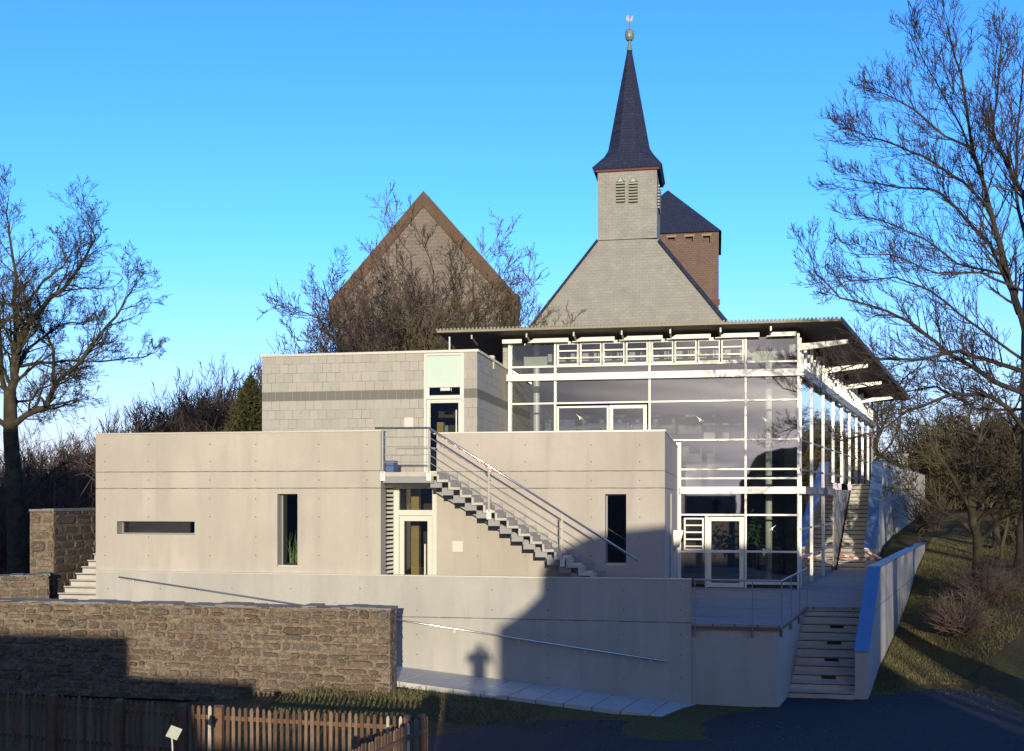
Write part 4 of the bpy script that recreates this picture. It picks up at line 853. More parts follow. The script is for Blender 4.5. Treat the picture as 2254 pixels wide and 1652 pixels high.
for (a_, b_) in ((U1, U2), (U2, U3)):
    mb.hexa([(a_[0],a_[1],-4),(a_[0]+.4,a_[1],-4),(b_[0]+.4,b_[1],-4),(b_[0],b_[1],-4)], [(a_[0],a_[1],zu[a_]),(a_[0]+.4,a_[1],zu[a_]),(b_[0]+.4,b_[1],zu[b_]),(b_[0],b_[1],zu[b_])])
mb.build("wall", M['conc_low'], tv)
mb = MB()
for (a_, b_) in ((U1, U2), (U2, U3)):
    mb.hexa([(a_[0]-.03,a_[1]-.03,zu[a_]+.002),(a_[0]+.43,a_[1]-.03,zu[a_]+.002),(b_[0]+.43,b_[1]-.03,zu[b_]+.002),(b_[0]-.03,b_[1]-.03,zu[b_]+.002)], [(a_[0]-.03,a_[1]-.03,zu[a_]+.04),(a_[0]+.43,a_[1]-.03,zu[a_]+.04),(b_[0]+.43,b_[1]-.03,zu[b_]+.04),(b_[0]-.03,b_[1]-.03,zu[b_]+.04)])
mb.build("coping", M['skysheen_cap'], tv)
mb = MB(); tp_ = [(sx(44.0)+.3, 44.0, T0+.6), (5.6, 43.9, T0+.42), (6.3, 43.9, T0+.5), (xur(44.3), 44.2, T0+.75)]
for i in range(3):
    for j in range(5):
        a_ = Vector(tp_[i]) + (Vector(tp_[i+1])-Vector(tp_[i]))*j/5; b_ = Vector(tp_[i]) + (Vector(tp_[i+1])-Vector(tp_[i]))*(j+1)/5; mb.hexa([a_, b_, b_+Vector((0,.005,0)), a_+Vector((0,.005,0))], [a_+Vector((0,0,.07)), b_+Vector((0,0,.07)), b_+Vector((0,.005,.07)), a_+Vector((0,.005,.07))], (i*5+j) % 2)
tag(mb.build("barrier_tape", [M['red'], M['tapewhite']]), "sagging red and white tape across the foot of the upper steps", "tape")
# garden steps at the left
tg = thing("garden_steps", "pale stone steps climbing left of the concrete building", "steps", (-16.5, 25.3, -2.66))
for k in range(9):
    z1 = -2.62 + (k+1)*.165; y0 = 25.3 + k*.10; xa = AX(130 + k*13, y0)
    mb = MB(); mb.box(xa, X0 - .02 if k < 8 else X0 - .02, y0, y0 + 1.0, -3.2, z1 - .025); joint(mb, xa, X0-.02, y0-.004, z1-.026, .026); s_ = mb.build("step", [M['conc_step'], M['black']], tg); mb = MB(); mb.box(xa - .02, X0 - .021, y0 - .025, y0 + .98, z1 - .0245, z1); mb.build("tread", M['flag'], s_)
# ------------------------------------------------------------------ picket fences and sign
YF = 17.5; zf = -3.62
def picket(mb, x, y, ux, uy, zt, h, w_=.055, t_=.022, m=0):
    a = Vector((x, y, 0)); u = Vector((ux, uy, 0)); n = Vector((-uy, ux, 0))
    pr = [(-w_/2, zt-h), (w_/2, zt-h), (w_/2, zt-.05), (w_/4, zt-.008), (0, zt), (-w_/4, zt-.008), (-w_/2, zt-.05)]
    k = len(pr); b = len(mb.v)
    for s_ in (0, t_):
        for q, z in pr: p = a + u*q + n*s_; mb.v.append((p.x, p.y, z))
    mb.f.append(tuple(b+i for i in range(k))); mb.f.append(tuple(b+k+i for i in reversed(range(k)))); mb.m += [m, m]
    for i in range(k): j = (i+1) % k; mb.f.append((b+i, b+k+i, b+k+j, b+j)); mb.m.append(m)
def fence(p0, p1, zt0, zt1, step, posts, label, seed, palef=()):
    rnd = random.Random(seed); t = thing("picket_fence", label, "fence", (p0[0], p0[1], zt0 - 1.1)); d = Vector((p1[0]-p0[0], p1[1]-p0[1])); Ln = d.length; d.normalize(); n = int(Ln/step)
    cnt = 0; extra = MB()
    for i in range(n+1):
        f = i/n; x = p0[0] + (p1[0]-p0[0])*f; y = p0[1] + (p1[1]-p0[1])*f; zt = zt0 + (zt1-zt0)*f + rnd.uniform(-.02,.02)
        if cnt < 99:
            mb = MB(); picket(mb, x + rnd.uniform(-.008,.008), y, d.x, d.y, zt + rnd.uniform(-.02,.01), 1.06, .055+rnd.uniform(-.01,.01)); tl_ = rnd.uniform(-.018,.018); mb.v = [(a+(c-zt)*tl_, b, c) for a, b, c in mb.v]; mb.build("picket", M['pale'] if i in palef else M[('fence', 'fence_b', 'fence', 'fence_c')[rnd.randrange(4)]], t); cnt += 1
        else: picket(extra, x, y, d.x, d.y, zt, 1.06)
    if extra.v: tag(extra.build("picket_row", M['fence'], t), kind='stuff')
    nv = Vector((-d.y, d.x))
    for dz in (.21, .82):
        mb = MB(); o_ = nv*-.03 if False else nv*.05; mb.beam((p0[0]+o_.x, p0[1]+o_.y, zt0-dz), (p1[0]+o_.x, p1[1]+o_.y, zt1-dz), .05, .07); mb.build("rail", M['fence'], t)
    for f in posts:
        x = p0[0] + (p1[0]-p0[0])*f; y = p0[1] + (p1[1]-p0[1])*f; z = zt0+(zt1-zt0)*f; mb = MB(); x -= nv.x*.055; y -= nv.y*.055; mb.hexa([(x-.06,y-.05,z-1.25),(x+.06,y-.05,z-1.25),(x+.06,y+.05,z-1.25),(x-.06,y+.05,z-1.25)],[(x-.06,y-.05,z-.01),(x+.06,y-.05,z-.01),(x+.06,y+.05,z+.02),(x-.06,y+.05,z+.02)]); mb.build("post", M['fence'], t)
    return t
fA, fB, fC = (AX(-30, YF+.25), YF+.25), (AX(412, YF+.05), YF+.05), (AX(938, YF-.2), YF-.2)
fence(fA, fB, zf+.1, zf, .113, (.04, .35, .68, .985), "long shaded picket fence across the lower left corner", 11)
fence((fB[0]+.1, fB[1]), fC, zf, zf, .113, (.13, .93), "sunlit brown picket fence with a thick post before the stone wall", 12, (3, 32, 34))
fE = (AX(720, 14.2), 14.2)
fence((fC[0], fC[1]-.12), fE, zf+.04, zf-.0, .095, (.0, .95), "sunlit picket fence turning towards the viewer at the yard", 13, (6,))
# small information board
M['paper'] = varied('weathered_sign_paper', (0.42, 0.44, 0.34), 0.12, 0.7, 20)
t = thing("garden_label", "small tilted pale sign board on a thin post among dark plants", "sign", (AX(382, 15.2), 15.2, -4.7))
b0 = PT(383, 1612, 15.2); r_ = .09; an = R(-22)
mb = MB(); u = Vector((math.cos(an), .25, math.sin(an))).normalized(); v = Vector((-math.sin(an), .35, math.cos(an))).normalized(); n_ = u.cross(v).normalized()
q = [b0 - u*r_ - v*r_, b0 + u*r_ - v*r_, b0 + u*r_ + v*r_, b0 - u*r_ + v*r_]
mb.hexa(q, [p - n_*.012 for p in q]); bd = mb.build("board", M['paper'], t)
mb = MB()
for k in range(4):
    s0 = b0 + v*(r_*(.55 - .35*k)) + n_*.003; l_ = r_*(.6 - .12*(k % 2)); mb.face([s0 - u*l_ - v*.004, s0 + u*l_ - v*.004, s0 + u*l_ + v*.004, s0 - u*l_ + v*.004])
mb.build("text_lines", M['grey_metal'], bd)
mb = MB(); mb.tube([b0 - v*.07 + n_*-.02, Vector((b0.x+.02, 15.22, -4.7))], .014, 6); mb.build("post", M['plate'], t)
# ------------------------------------------------------------------ castle buildings behind
def gableprism(mb, x0, x1, xm, ze, zr_, y0, y1, zb, m=0): mb.xz([(x0,zb),(x1,zb),(x1,ze),(xm,zr_),(x0,ze)], y0, y1, m)
YC = 70.0
def cp(px, py, Y=YC): p = PT(px, py, Y); return (p.x, p.z)
tc = thing("church", "grey slate clad church front with a belfry and a tall dark spire", "church", (AX(1383, YC), YC, 0))
gl_, gr_ = cp(1316, 526), cp(1449, 526); bl, br_ = cp(1150, 738), cp(1606, 716)
mb = MB(); mb.xz([(bl[0], -1), (br_[0], -1), br_, gr_, gl_, bl], YC, YC + .8); mb.build("gable_wall", M['slate_clad'], tc)
mb = MB(); zr_ = gl_[1] + 5.5; xm = (gl_[0]+gr_[0])/2
for sgn, e, g_ in ((-1, bl, gl_), (1, br_, gr_)):
    dx = (.22 if sgn > 0 else .1)*sgn; 
    pts = [(e[0]+dx, e[1]-.1), (g_[0]+dx*.6, g_[1]+.05), (xm, zr_-2.5), (xm, zr_-2.7), (g_[0], g_[1]-.2), (e[0], e[1]-.35)]
    if sgn < 0: pts = pts[::-1]
    mb.xz([(e[0]+dx, e[1]-.1), (g_[0]+dx*.5, g_[1]+.0), (g_[0]-dx*.2, g_[1]-.15), (e[0]-dx*.1, e[1]-.2)][::(1 if sgn > 0 else -1)], YC - .15, YC + 22)
mb.face([(gl_[0], YC+.9, gl_[1]), (gr_[0], YC+.9, gr_[1]), (gr_[0], YC+22, gr_[1]), (gl_[0], YC+22, gl_[1])]); mb.build("roof", M['slate_dark'], tc)
tw0, tw1 = cp(1316, 526)[0], cp(1446, 526)[0]; zt0 = cp(1316, 381)[1]; TD = tw1 - tw0
mb = MB(); mb.box(tw0, tw1, YC + .0 - .12, YC + TD, gl_[1]-.1, zt0+.1); bt = mb.build("belfry", M['slate_clad'], tc)
for pa, pb in ((1357, 1376), (1385, 1404)):
    xa, xb = AX(pa, YC), AX(pb, YC); za, zb_ = ZZ(448, xa, YC), ZZ(402, xa, YC); xm_ = (xa+xb)/2; zc_ = ZZ(391, xa, YC)
    mb = MB(); mb.xz([(xa,za),(xb,za),(xb,zb_),(xm_,zc_),(xa,zb_)], YC-.16, YC-.125, 1)
    k = za + .06
    while k < zb_ - .02: mb.hexa([(xa,YC-.30,k),(xb,YC-.30,k),(xb,YC-.17,k+.07),(xa,YC-.17,k+.07)],[(xa,YC-.30,k+.05),(xb,YC-.30,k+.05),(xb,YC-.17,k+.12),(xa,YC-.17,k+.12)]); k += .19
    mb.xz([(xm_-.2,zb_),(xm_+.2,zb_),(xm_,zc_-.05)], YC-.24, YC-.165)
    mb.build("louvred_opening", [M['louvre'], M['black']], bt)
for k in range(8):
    z = ZZ(448, tw1, YC) + k*.2; mb = MB() if k == 0 else mb; mb.box(tw1+.001, tw1+.12, YC+1.0, YC+TD-1.0, z, z+.1)
mb.build("louvred_opening", M['louvre'], bt)
mb = MB(); mb.box(tw0-.12, tw1+.12, YC-.25, YC+TD+.12, zt0, ZZ(373, tw0, YC)); mb.build("eave_board", M['redwood'], tc)
ex0, ex1 = AX(1305, YC), AX(1457, YC); ze_ = ZZ(371, tw0, YC); zk = ZZ(333, tw0, YC); cxm = (tw0+tw1)/2; cym = YC + TD/2; hw = (ex1-ex0)/2 + .02
k0, k1 = (AX(1433, YC) - AX(1338, YC))/2*1.0, 0
def ring(h_, z, oct_): 
    if oct_: return [Vector((cxm + h_*1.03*math.cos(R(22.5+45*i)), cym + h_*1.03*math.sin(R(22.5+45*i)), z)) for i in range(8)]
    c = [(1,.414),(.414,1),(-.414,1),(-1,.414),(-1,-.414),(-.414,-1),(.414,-1),(1,-.414)]
    c = [(1,1) if False else (a,b) for a,b in c]
    sq = [(1,.6),(.6,1),(-.6,1),(-1,.6),(-1,-.6),(-.6,-1),(.6,-1),(1,-.6)]
    sq = [(1,1),(1,1),(-1,1),(-1,1),(-1,-1),(-1,-1),(1,-1),(1,-1)]
    return [Vector((cxm + a*h_, cym + b*h_, z)) for a, b in sq]
zs0 = ZZ(112, tw0, cym)
r1, r2, r2b, r3 = ring(hw, ze_, False), ring(k0*1.22, zk, True), ring(k0*1.03, ZZ(318, tw0, YC), True), ring(.14, zs0, True)
mb = MB()
for A_, B_ in ((r1, r2), (r2, r2b), (r2b, r3)):
    for i in range(8): j = (i+1) % 8; mb.face([A_[i], A_[j], B_[j], B_[i]])
mb.face(r1[::-1]); 
mb.hexa([r1[6]+Vector((0,0,-.28)), r1[0]+Vector((0,0,-.28)), r1[2]+Vector((0,0,-.28)), r1[4]+Vector((0,0,-.28))][::1] if False else [(cxm-hw+.15,cym-hw+.15,ze_-.3),(cxm+hw-.15,cym-hw+.15,ze_-.3),(cxm+hw-.15,cym+hw-.15,ze_-.3),(cxm-hw+.15,cym+hw-.15,ze_-.3)], [(cxm-hw+.01,cym-hw+.01,ze_-.005),(cxm+hw-.01,cym-hw+.01,ze_-.005),(cxm+hw-.01,cym+hw-.01,ze_-.005),(cxm-hw+.01,cym+hw-.01,ze_-.005)])
sp = mb.build("spire", M['slate_dark'], tc)
sc_ = DD(cxm, cym)/F
mb = MB(); z0 = zs0; mb.lathe((cxm, cym, z0), [(.2,-.15),(.16,.1),(.09,.4),(.08,.5),(.2,.56),(.29,.72),(.31,.92),(.29,1.12),(.18,1.28),(.05,1.32),(.03,1.4)], 14); mb.build("finial_ball", M['copper'], sp)
zw = z0 + 2.0
mb = MB(); mb.tube([(cxm,cym,z0+1.3),(cxm,cym,z0+1.95)], .03, 6)
ck = [(-.35,.1),(-.15,-.05),(.1,-.1),(.28,.0),(.3,.15),(.42,.5),(.22,.42),(.12,.18),(-.02,.2),(-.12,.4),(-.05,.5),(-.18,.55),(-.32,.45)]
mb.xz([(cxm+a*.62, z0+1.85+b*.7) for a, b in ck], cym-.02, cym+.02); mb.build("weathercock", M['gold'], sp)
mb = MB(); mb.box(AX(1198,YC+2), AX(1203.5,YC+2), YC+1.9, YC+3.6, ZZ(690, AX(1200,YC), YC), ZZ(661, AX(1200,YC), YC)); mb.build("chimney", M['slate_dark'], tc)
# keep
YK = 100.0
k0_, k1_ = AX(1350, YK), AX(1582, YK); kz = ZZ(509, k1_, YK)
tk_ = thing("castle_keep", "square red brown rubble keep with a dark pyramid roof behind the belfry", "tower", ((k0_+k1_)/2, YK, 0))
hs = []
for pa, pb, ya, yb in ((1470,1485,505,530),(1509,1525,509,532),(1548,1563,513,535)): 
    xa, xb = AX(pa, YK), AX(pb, YK); hs.append((xa, xb, ZZ(yb, xa, YK), ZZ(ya-2, xa, YK)))
zkt = ZZ(500, k0_, YK)
mb = MB(); mb.wall(k0_, k1_, -1, kz, [(a,b,c,min(d,kz-.35)) for a,b,c,d in hs], YK, YK+.9); mb.box(k0_, k0_+.9, YK+.901, YK+(k1_-k0_), -1, kz-.001); mb.box(k1_-.9, k1_, YK+.901, YK+(k1_-k0_), -1, kz-.001); mb.box(k0_+.901, k1_-.901, YK+(k1_-k0_)-.9, YK+(k1_-k0_)-.001, -1, kz-.002); mb.build("wall", M['keep'], tk_)
for a,b,c,d in hs:
    mb = MB(); mb.box(a-.1, b+.1, YK+.45, YK+.7, c-.1, d+.1); mb.build('recess', M['keep'], tk_)
    mb = MB(); d = min(d, kz-.35); mb.box(a-.15, b+.15, YK-.06, YK-.002, d, d+.18); mb.build("lintel", M['mortar'], tk_)
mb = MB(); mb.box(k0_, k1_+.1, YK-.1, YK+.001-.002, ZZ(664, k1_, YK)-.3, ZZ(658, k1_, YK)); mb.build("string_course", M['redwood'], tk_)
kc = ((k0_+k1_)/2, YK + (k1_-k0_)/2); ka = ZZ(418, *kc)
mb = MB(); e = .25; cs = [Vector((k0_-e,YK-e,kz+.0)),Vector((k1_+e,YK-e,kz)),Vector((k1_+e,YK+(k1_-k0_)+e,kz)),Vector((k0_-e,YK+(k1_-k0_)+e,kz))]; ap = Vector((kc[0], kc[1], ka))
for i in range(4): mb.face([cs[i], cs[(i+1)%4], ap])
mb.face(cs[::-1]); rk = mb.build("roof", M['slate_dark'], tk_)
mb = MB(); mb.tube([ap - Vector((0,0,.2)), ap + Vector((0,0,1.1))], .06, 5); mb.build("finial", M['grey_metal'], rk)
# gabled stone hall
YHh = 60.0
t = thing("stone_hall", "grey stone gable with a brown sandstone verge behind the bare trees", "building", (AX(933, YHh), YHh, 0))
A = cp(933, 425, YHh); eL, eR = cp(740, 662, YHh), cp(1124, 652, YHh)
xa, xb = AX(742, YHh), AX(1122, YHh)
mb = MB(); mb.xz([(xa, -1), (xb, -1), (xb, eR[1]-1), eR, A, eL, (xa, eL[1]-1)], YHh, YHh + .8); mb.build("gable_wall", M['gable'], t)
mb = MB(); wv = .8
mb.xz([(eL[0]-.35, eL[1]), (eL[0]+.32, eL[1]-.25), (A[0], A[1]-.75), (A[0], A[1]+.12)], YHh-.1, YHh+.85); mb.xz([(A[0], A[1]-.75), (eR[0]-.32, eR[1]-.25), (eR[0]+.4, eR[1]), (A[0], A[1]+.12)], YHh-.1, YHh+.85)
for e, s_ in ((eL, -1), (eR, 1)):
    p = [(e[0]-s_*.55, e[1]+.05), (e[0]-s_*.5, e[1]-1.6), (e[0]+s_*.02, e[1]-1.55), (e[0]+s_*.42, e[1]-.95), (e[0]+s_*.42, e[1]+.1)]
    if s_ < 0: p = p
    mb.xz(p[::(1 if s_ > 0 else -1)], YHh-.13, YHh+.84)
mb.build("verge", M['sand'], t)
mb = MB(); 
for e, s_ in ((eL, -1), (eR, 1)):
    q = [(A[0], A[1]), (e[0]+s_*.1, e[1]+.05), (e[0]+s_*.1, e[1]-.2), (A[0], A[1]-.25)]; mb.xz(q[::(1 if s_ < 0 else -1)], YHh+.86, YHh+3)
mb.build("roof", M['redwood'], t)
mb = MB(); mb.box(xa, xa+.6, YHh+.86, YHh+3, -1, eL[1]-.4); mb.box(xb-.6, xb, YHh+.86, YHh+3, -1, eR[1]-.4); mb.build("side_wall", M['gable'], t)
# distant chimney and cream house on the right
t = thing("far_house", "small cream rendered house between the trees on the right hillside", "house", (AX(2115, 80), 80, 0))
a_, b_ = AX(2078, 80), AX(2150, 80); mb = MB(); mb.box(a_, b_, 80, 88, ZZ(1075, a_, 80), ZZ(985, a_, 80)); mb.build("wall", M['plaster'], t)
mb = MB(); zz_ = ZZ(985, a_, 80); mb.hexa([(a_-.4,79.6,zz_),(b_+.4,79.6,zz_),(b_+.4,88.4,zz_),(a_-.4,88.4,zz_)],[(a_-.4,83.9,zz_+1.1),(b_+.4,83.9,zz_+1.1),(b_+.4,84,zz_+1.1),(a_-.4,84,zz_+1.1)]); mb.build("roof", M['stonecap'], t)
t = thing("gate_pillar", "grey stone pillar standing behind the right flank wall", "pillar", (AX(1990, 62), 62, 0))
a_ = AX(1992, 62); mb = MB(); mb.box(a_-.13, a_+.13, 62, 62.3, -1.5, ZZ(1003, a_, 62)); mb.build("shaft", M['stonecap'], t); mb = MB(); mb.box(a_-.18, a_+.18, 61.95, 62.35, ZZ(1003, a_, 62)+.001, ZZ(1000, a_, 62)+.05); mb.build("cap", M['stonecap'], t)
#TREES
# ------------------------------------------------------------------ bare trees
def grow(mb, rnd, p, d, ln, r, lev, P):
    """one branch with its children; P holds the habit of the tree"""
    nseg = 5 if lev == 0 else (4 if lev < 3 else 3)
    pts = [p.copy()]; rad = [r]; dd = d.copy(); q = p.copy()
    for i in range(nseg):
        dd = (dd + Vector((rnd.gauss(0, 1), rnd.gauss(0, 1), rnd.gauss(0, 1))) * P['wig'] + Vector((0, 0, 1)) * P['up']).normalized()
        q = q + dd * (ln / nseg); pts.append(q.copy()); rad.append(max(P['rmin'], r * (1 - (i + 1) / nseg * P['taper'])))
    mb.tube(pts, rad, 7 if r > .08 else (5 if r > .03 else 3), 0, False)
    if lev >= P['lev']: return
    nc = P['kids'][min(lev, len(P['kids'])-1)]
    for k in range(nc):
        f = P['start'] + (1 - P['start']) * (k + rnd.random()) / nc; i = min(nseg - 1, int(f * nseg)); ff = f * nseg - i
        b = pts[i].lerp(pts[i+1], ff); ax = (pts[i+1] - pts[i]).normalized()
        perp = ax.orthogonal().normalized(); az = rnd.uniform(0, 2*math.pi); perp = perp * math.cos(az) + ax.cross(perp) * math.sin(az)
        an = R(rnd.uniform(*P['ang'])); nd = (ax * math.cos(an) + perp * math.sin(an)).normalized()
        grow(mb, rnd, b, nd, ln * rnd.uniform(*P['len']) * (1 - .35*f), max(P['rmin'], rad[i] * P['rf']), lev + 1, P)
def limb(mb, rnd, pts, r0, r1, P, kids, lev=1, ln=1.4):
    """a limb along surveyed points, with twigs grown from it"""
    n = len(pts); out = []
    for i in range(n-1):
        for k in range(3): out.append(pts[i].lerp(pts[i+1], k/3) + Vector((rnd.gauss(0,1), rnd.gauss(0,1), rnd.gauss(0,1)))*r1*1.2)
    out.append(pts[-1]); m = len(out); rad = [r0 + (r1-r0)*i/(m-1) for i in range(m)]
    mb.tube(out, rad, 8 if r0 > .1 else 6, 0, False)
    tot = m - 1
    for k in range(kids):
        f = .12 + .88 * (k + rnd.random()) / kids; i = min(tot-1, int(f*tot)); b = out[i].lerp(out[i+1], f*tot - i); ax = (out[i+1]-out[i]).normalized()
        perp = ax.orthogonal().normalized(); az = rnd.uniform(0, 2*math.pi); perp = perp*math.cos(az) + ax.cross(perp)*math.sin(az)
        an = R(rnd.uniform(*P['ang'])); nd = (ax*math.cos(an) + perp*math.sin(an)).normalized()
        grow(mb, rnd, b, nd, ln * rnd.uniform(.6, 1.2) * (1.15 - .55*f), max(P['rmin'], rad[i]*.5), lev, P)
def tree(name, base, hgt, r, P, seed, mat, label, group=None, lean=(0, 0), cat="tree"):
    rnd = random.Random(seed); t = thing(name, label, cat, base, group); tr = MB(); cr = MB()
    pts = [Vector(base)]; n = 5
    for i in range(n): pts.append(Vector(base) + Vector((lean[0]*(i+1)/n + rnd.gauss(0,.04)*hgt*.3, lean[1]*(i+1)/n, hgt*P['bole']*(i+1)/n)))
    rad = [r*(1.25 if i == 0 else 1 - .45*i/n) for i in range(n+1)]; tr.tube(pts, rad, 9, 0, False); tr.build("trunk", mat, t, smooth=True)
    nb = P['main']
    for k in range(nb):
        f = .45 + .55*(k+1)/nb; i = min(n-1, int(f*n)); b = pts[i].lerp(pts[i+1], f*n-i) if i < n else pts[-1]
        az = 2.4*k + rnd.uniform(-.4,.4); tilt = R(rnd.uniform(*P['tilt'])) * (1.15 - .6*(k/nb)); d = Vector((math.cos(az)*math.sin(tilt), math.sin(az)*math.sin(tilt), math.cos(tilt)))
        grow(cr, rnd, b, d, hgt*(1-P['bole'])*rnd.uniform(.75, 1.05)*P.get('spread', 1), r*.42, 0, P)
    cr.build("crown", mat, t); return t
PB = dict(wig=.16, up=.07, rmin=.008, taper=.75, lev=4, kids=(6, 5, 4, 3), start=.2, ang=(22, 55), len=(.4, .62), rf=.62, bole=.3, main=7, tilt=(20, 55))
def copytree(o, loc, rz, sc, label=None):
    c = o.copy(); C.objects.link(c); c.location = loc; c.rotation_euler = (0, 0, rz); c.scale = (sc, sc, sc)
    if label: c['label'] = label
    for ch in o.children:
        d = ch.copy(); C.objects.link(d); d.parent = c
    return c
# oak at the left edge: surveyed limbs
YO = 34.0; rnd = random.Random(21)
PO = dict(wig=.13, up=.06, rmin=.0065, taper=.75, lev=5, kids=(6, 6, 5, 4, 3), start=.2, ang=(22, 52), len=(.45, .75), rf=.5)
to = thing("oak_tree", "large bare oak with crooked limbs at the left edge", "tree", (AX(45, YO), YO, -4.5))
def V(px, py, dy=0): return PT(px, py, YO + dy)
mb = MB(); mb.tube([V(52,1420), V(40,1250), V(34,1100), V(24,960), V(22,860)], [.46,.36,.28,.25,.2], 12, 0, False); mb.build("trunk", M['oak'], to, smooth=True)
mb = MB()
for pts, r0, r1, kids, ln in (
    ([V(24,930), V(22,870), V(33,834), V(29,797), V(47,753), V(62,713), V(110,655,-1), V(153,625,-1), V(186,567,-1), V(210,523,-1), V(192,480,-1)], .24, .02, 34, 1.7),
    ([V(30,800), V(33,783), V(36,731,.5), V(31,666,1), V(36,607,1), V(22,530,1), V(15,468,1), V(20,436,1)], .17, .02, 24, 1.6),
    ([V(-40,760,-1), V(0,717,-1), V(47,680,-1), V(98,618,-2), V(139,585,-2), V(160,545,-2)], .10, .02, 22, 1.5),
    ([V(30,806), V(91,799,1), V(146,794,2), V(219,795,2), V(314,786,2), V(348,772,2)], .10, .015, 22, 1.2),
    ([V(26,935), V(60,912), V(102,896), V(120,845), V(175,797,-1), V(205,753,-1), V(256,695,-1), V(289,640,-1), V(303,618,-1)], .17, .018, 34, 1.4),
    ([V(118,840), V(117,768,1), V(106,739,1), V(73,706,1), V(60,640,1)], .08, .02, 16, 1.3),
    ([V(25,890), V(40,885,1), V(73,878,1), V(88,856,1), V(117,845,1), V(150,820,1)], .08, .02, 14, 1.2),
    ([V(28,930), V(60,912,1), V(100,903,2), V(139,892,2), V(175,880,2)], .09, .02, 14, 1.2),
    ([V(36,815), V(66,764,1), V(102,735,1), V(146,710,1), V(183,713,1), V(215,680,1)], .09, .02, 20, 1.3),
    ([V(22,880), V(5,830), V(-15,770), V(-50,700)], .16, .04, 10, 1.7),
    ([V(20,950), V(-20,900), V(-60,850)], .15, .05, 8, 1.7),
    ([V(5,830,1), V(0,700,2), V(-12,600,2), V(-8,520,2)], .08, .02, 14, 1.4),
    ([V(30,1120,0), V(90,1060,2), V(140,1020,2), V(180,1000,3)], .08, .02, 12, 1.2)):
    limb(mb, rnd, pts, r0*.72, r1*.7, PO, kids, 2, ln)
mb.build("crown", M['oak'], to)
# big tree at the right edge: surveyed limbs
YT = 26.0; rnd = random.Random(33)
PR = dict(wig=.07, up=.13, rmin=.005, taper=.75, lev=5, kids=(5, 5, 4, 3, 2), start=.22, ang=(18, 48), len=(.5, .82), rf=.6)
tr2 = thing("maple_tree", "tall bare tree with upswept twigs filling the right edge", "tree", (AX(2290, YT), YT, -3.9))
def V(px, py, dy=0): return PT(px, py, YT + dy)
mb = MB(); mb.tube([V(2320,1560), V(2290,1300), V(2274,1000), V(2268,760), V(2270,560), V(2266,420)], [.4,.33,.25,.2,.16,.11], 12, 0, False); mb.build("trunk", M['twig'], tr2, smooth=True)
mb = MB()
for pts, r0, r1, kids, ln in (
    ([V(2264,760), V(2249,698), V(2215,600), V(2192,505), V(2170,421), V(2139,325), V(2117,167), V(2095,100), V(2082,45)], .11, .012, 34, 1.3),
    ([V(2255,700), V(2180,540,.5), V(2104,456,1), V(2056,417,1), V(1977,412,1.5), V(1900,398,1.5), V(1854,392,1.5)], .06, .010, 26, 1.1),
    ([V(2262,480), V(2253,430,-.5), V(2214,351,-1), V(2187,298,-1), V(2196,175,-1), V(2205,66,-1)], .08, .012, 28, 1.3),
    ([V(2240,690), V(2214,605,1), V(2104,579,1), V(2038,526,1), V(1970,495,1), V(1880,470,1)], .05, .010, 24, 1.1),
    ([V(2180,460), V(2120,400,-.5), V(2038,347,-1), V(1942,307,-1), V(1905,300,-1), V(1876,285,-1)], .045, .009, 24, 1.05),
    ([V(2139,325), V(2080,300,0), V(2012,241,0), V(1968,215,0), V(1906,193,0)], .04, .009, 20, 1.0),
    ([V(2150,360), V(2100,250,1), V(2060,180,1), V(2020,110,1), V(2000,65,1)], .035, .008, 18, 1.0),
    ([V(2262,820), V(2200,800,-1), V(2111,773,-1.5), V(2016,792,-2), V(1921,789,-2), V(1858,810,-2.2), V(1800,845,-2.4)], .07, .010, 26, 1.0),
    ([V(2264,870), V(2190,840,-.5), V(2143,808,-1), V(2080,773,-1), V(2016,716,-1), V(1953,684,-1), V(1850,655,-1), V(1795,600,-1), V(1775,540,-1)], .08, .009, 32, 1.0),
    ([V(2266,960), V(2220,900,-1), V(2180,870,-1), V(2095,865,-1.2), V(2000,906,-1.5), V(1930,950,-1.5), V(1850,968,-1.6)], .08, .012, 24, 1.0),
    ([V(2250,640), V(2160,600,-1), V(2060,600,-1), V(1960,560,-1), V(1880,560,-1)], .04, .009, 20, 1.0),
    ([V(2262,560), V(2235,420,1), V(2240,300,1), V(2250,180,1), V(2255,110,1)], .06, .012, 22, 1.2),
    ([V(2264,800), V(2150,720,.5), V(2050,640,1), V(1970,610,1), V(1860,620,1), V(1820,640,1)], .05, .009, 24, 1.0),
    ([V(2266,900), V(2150,900,1), V(2060,850,1), V(1960,870,1), V(1880,840,1)], .05, .01, 20, 1.0)):
    limb(mb, rnd, pts, r0*.75, r1*.8, PR, int(kids*1.35), 2, ln*.95)
mb.build("crown", M['twig'], tr2)
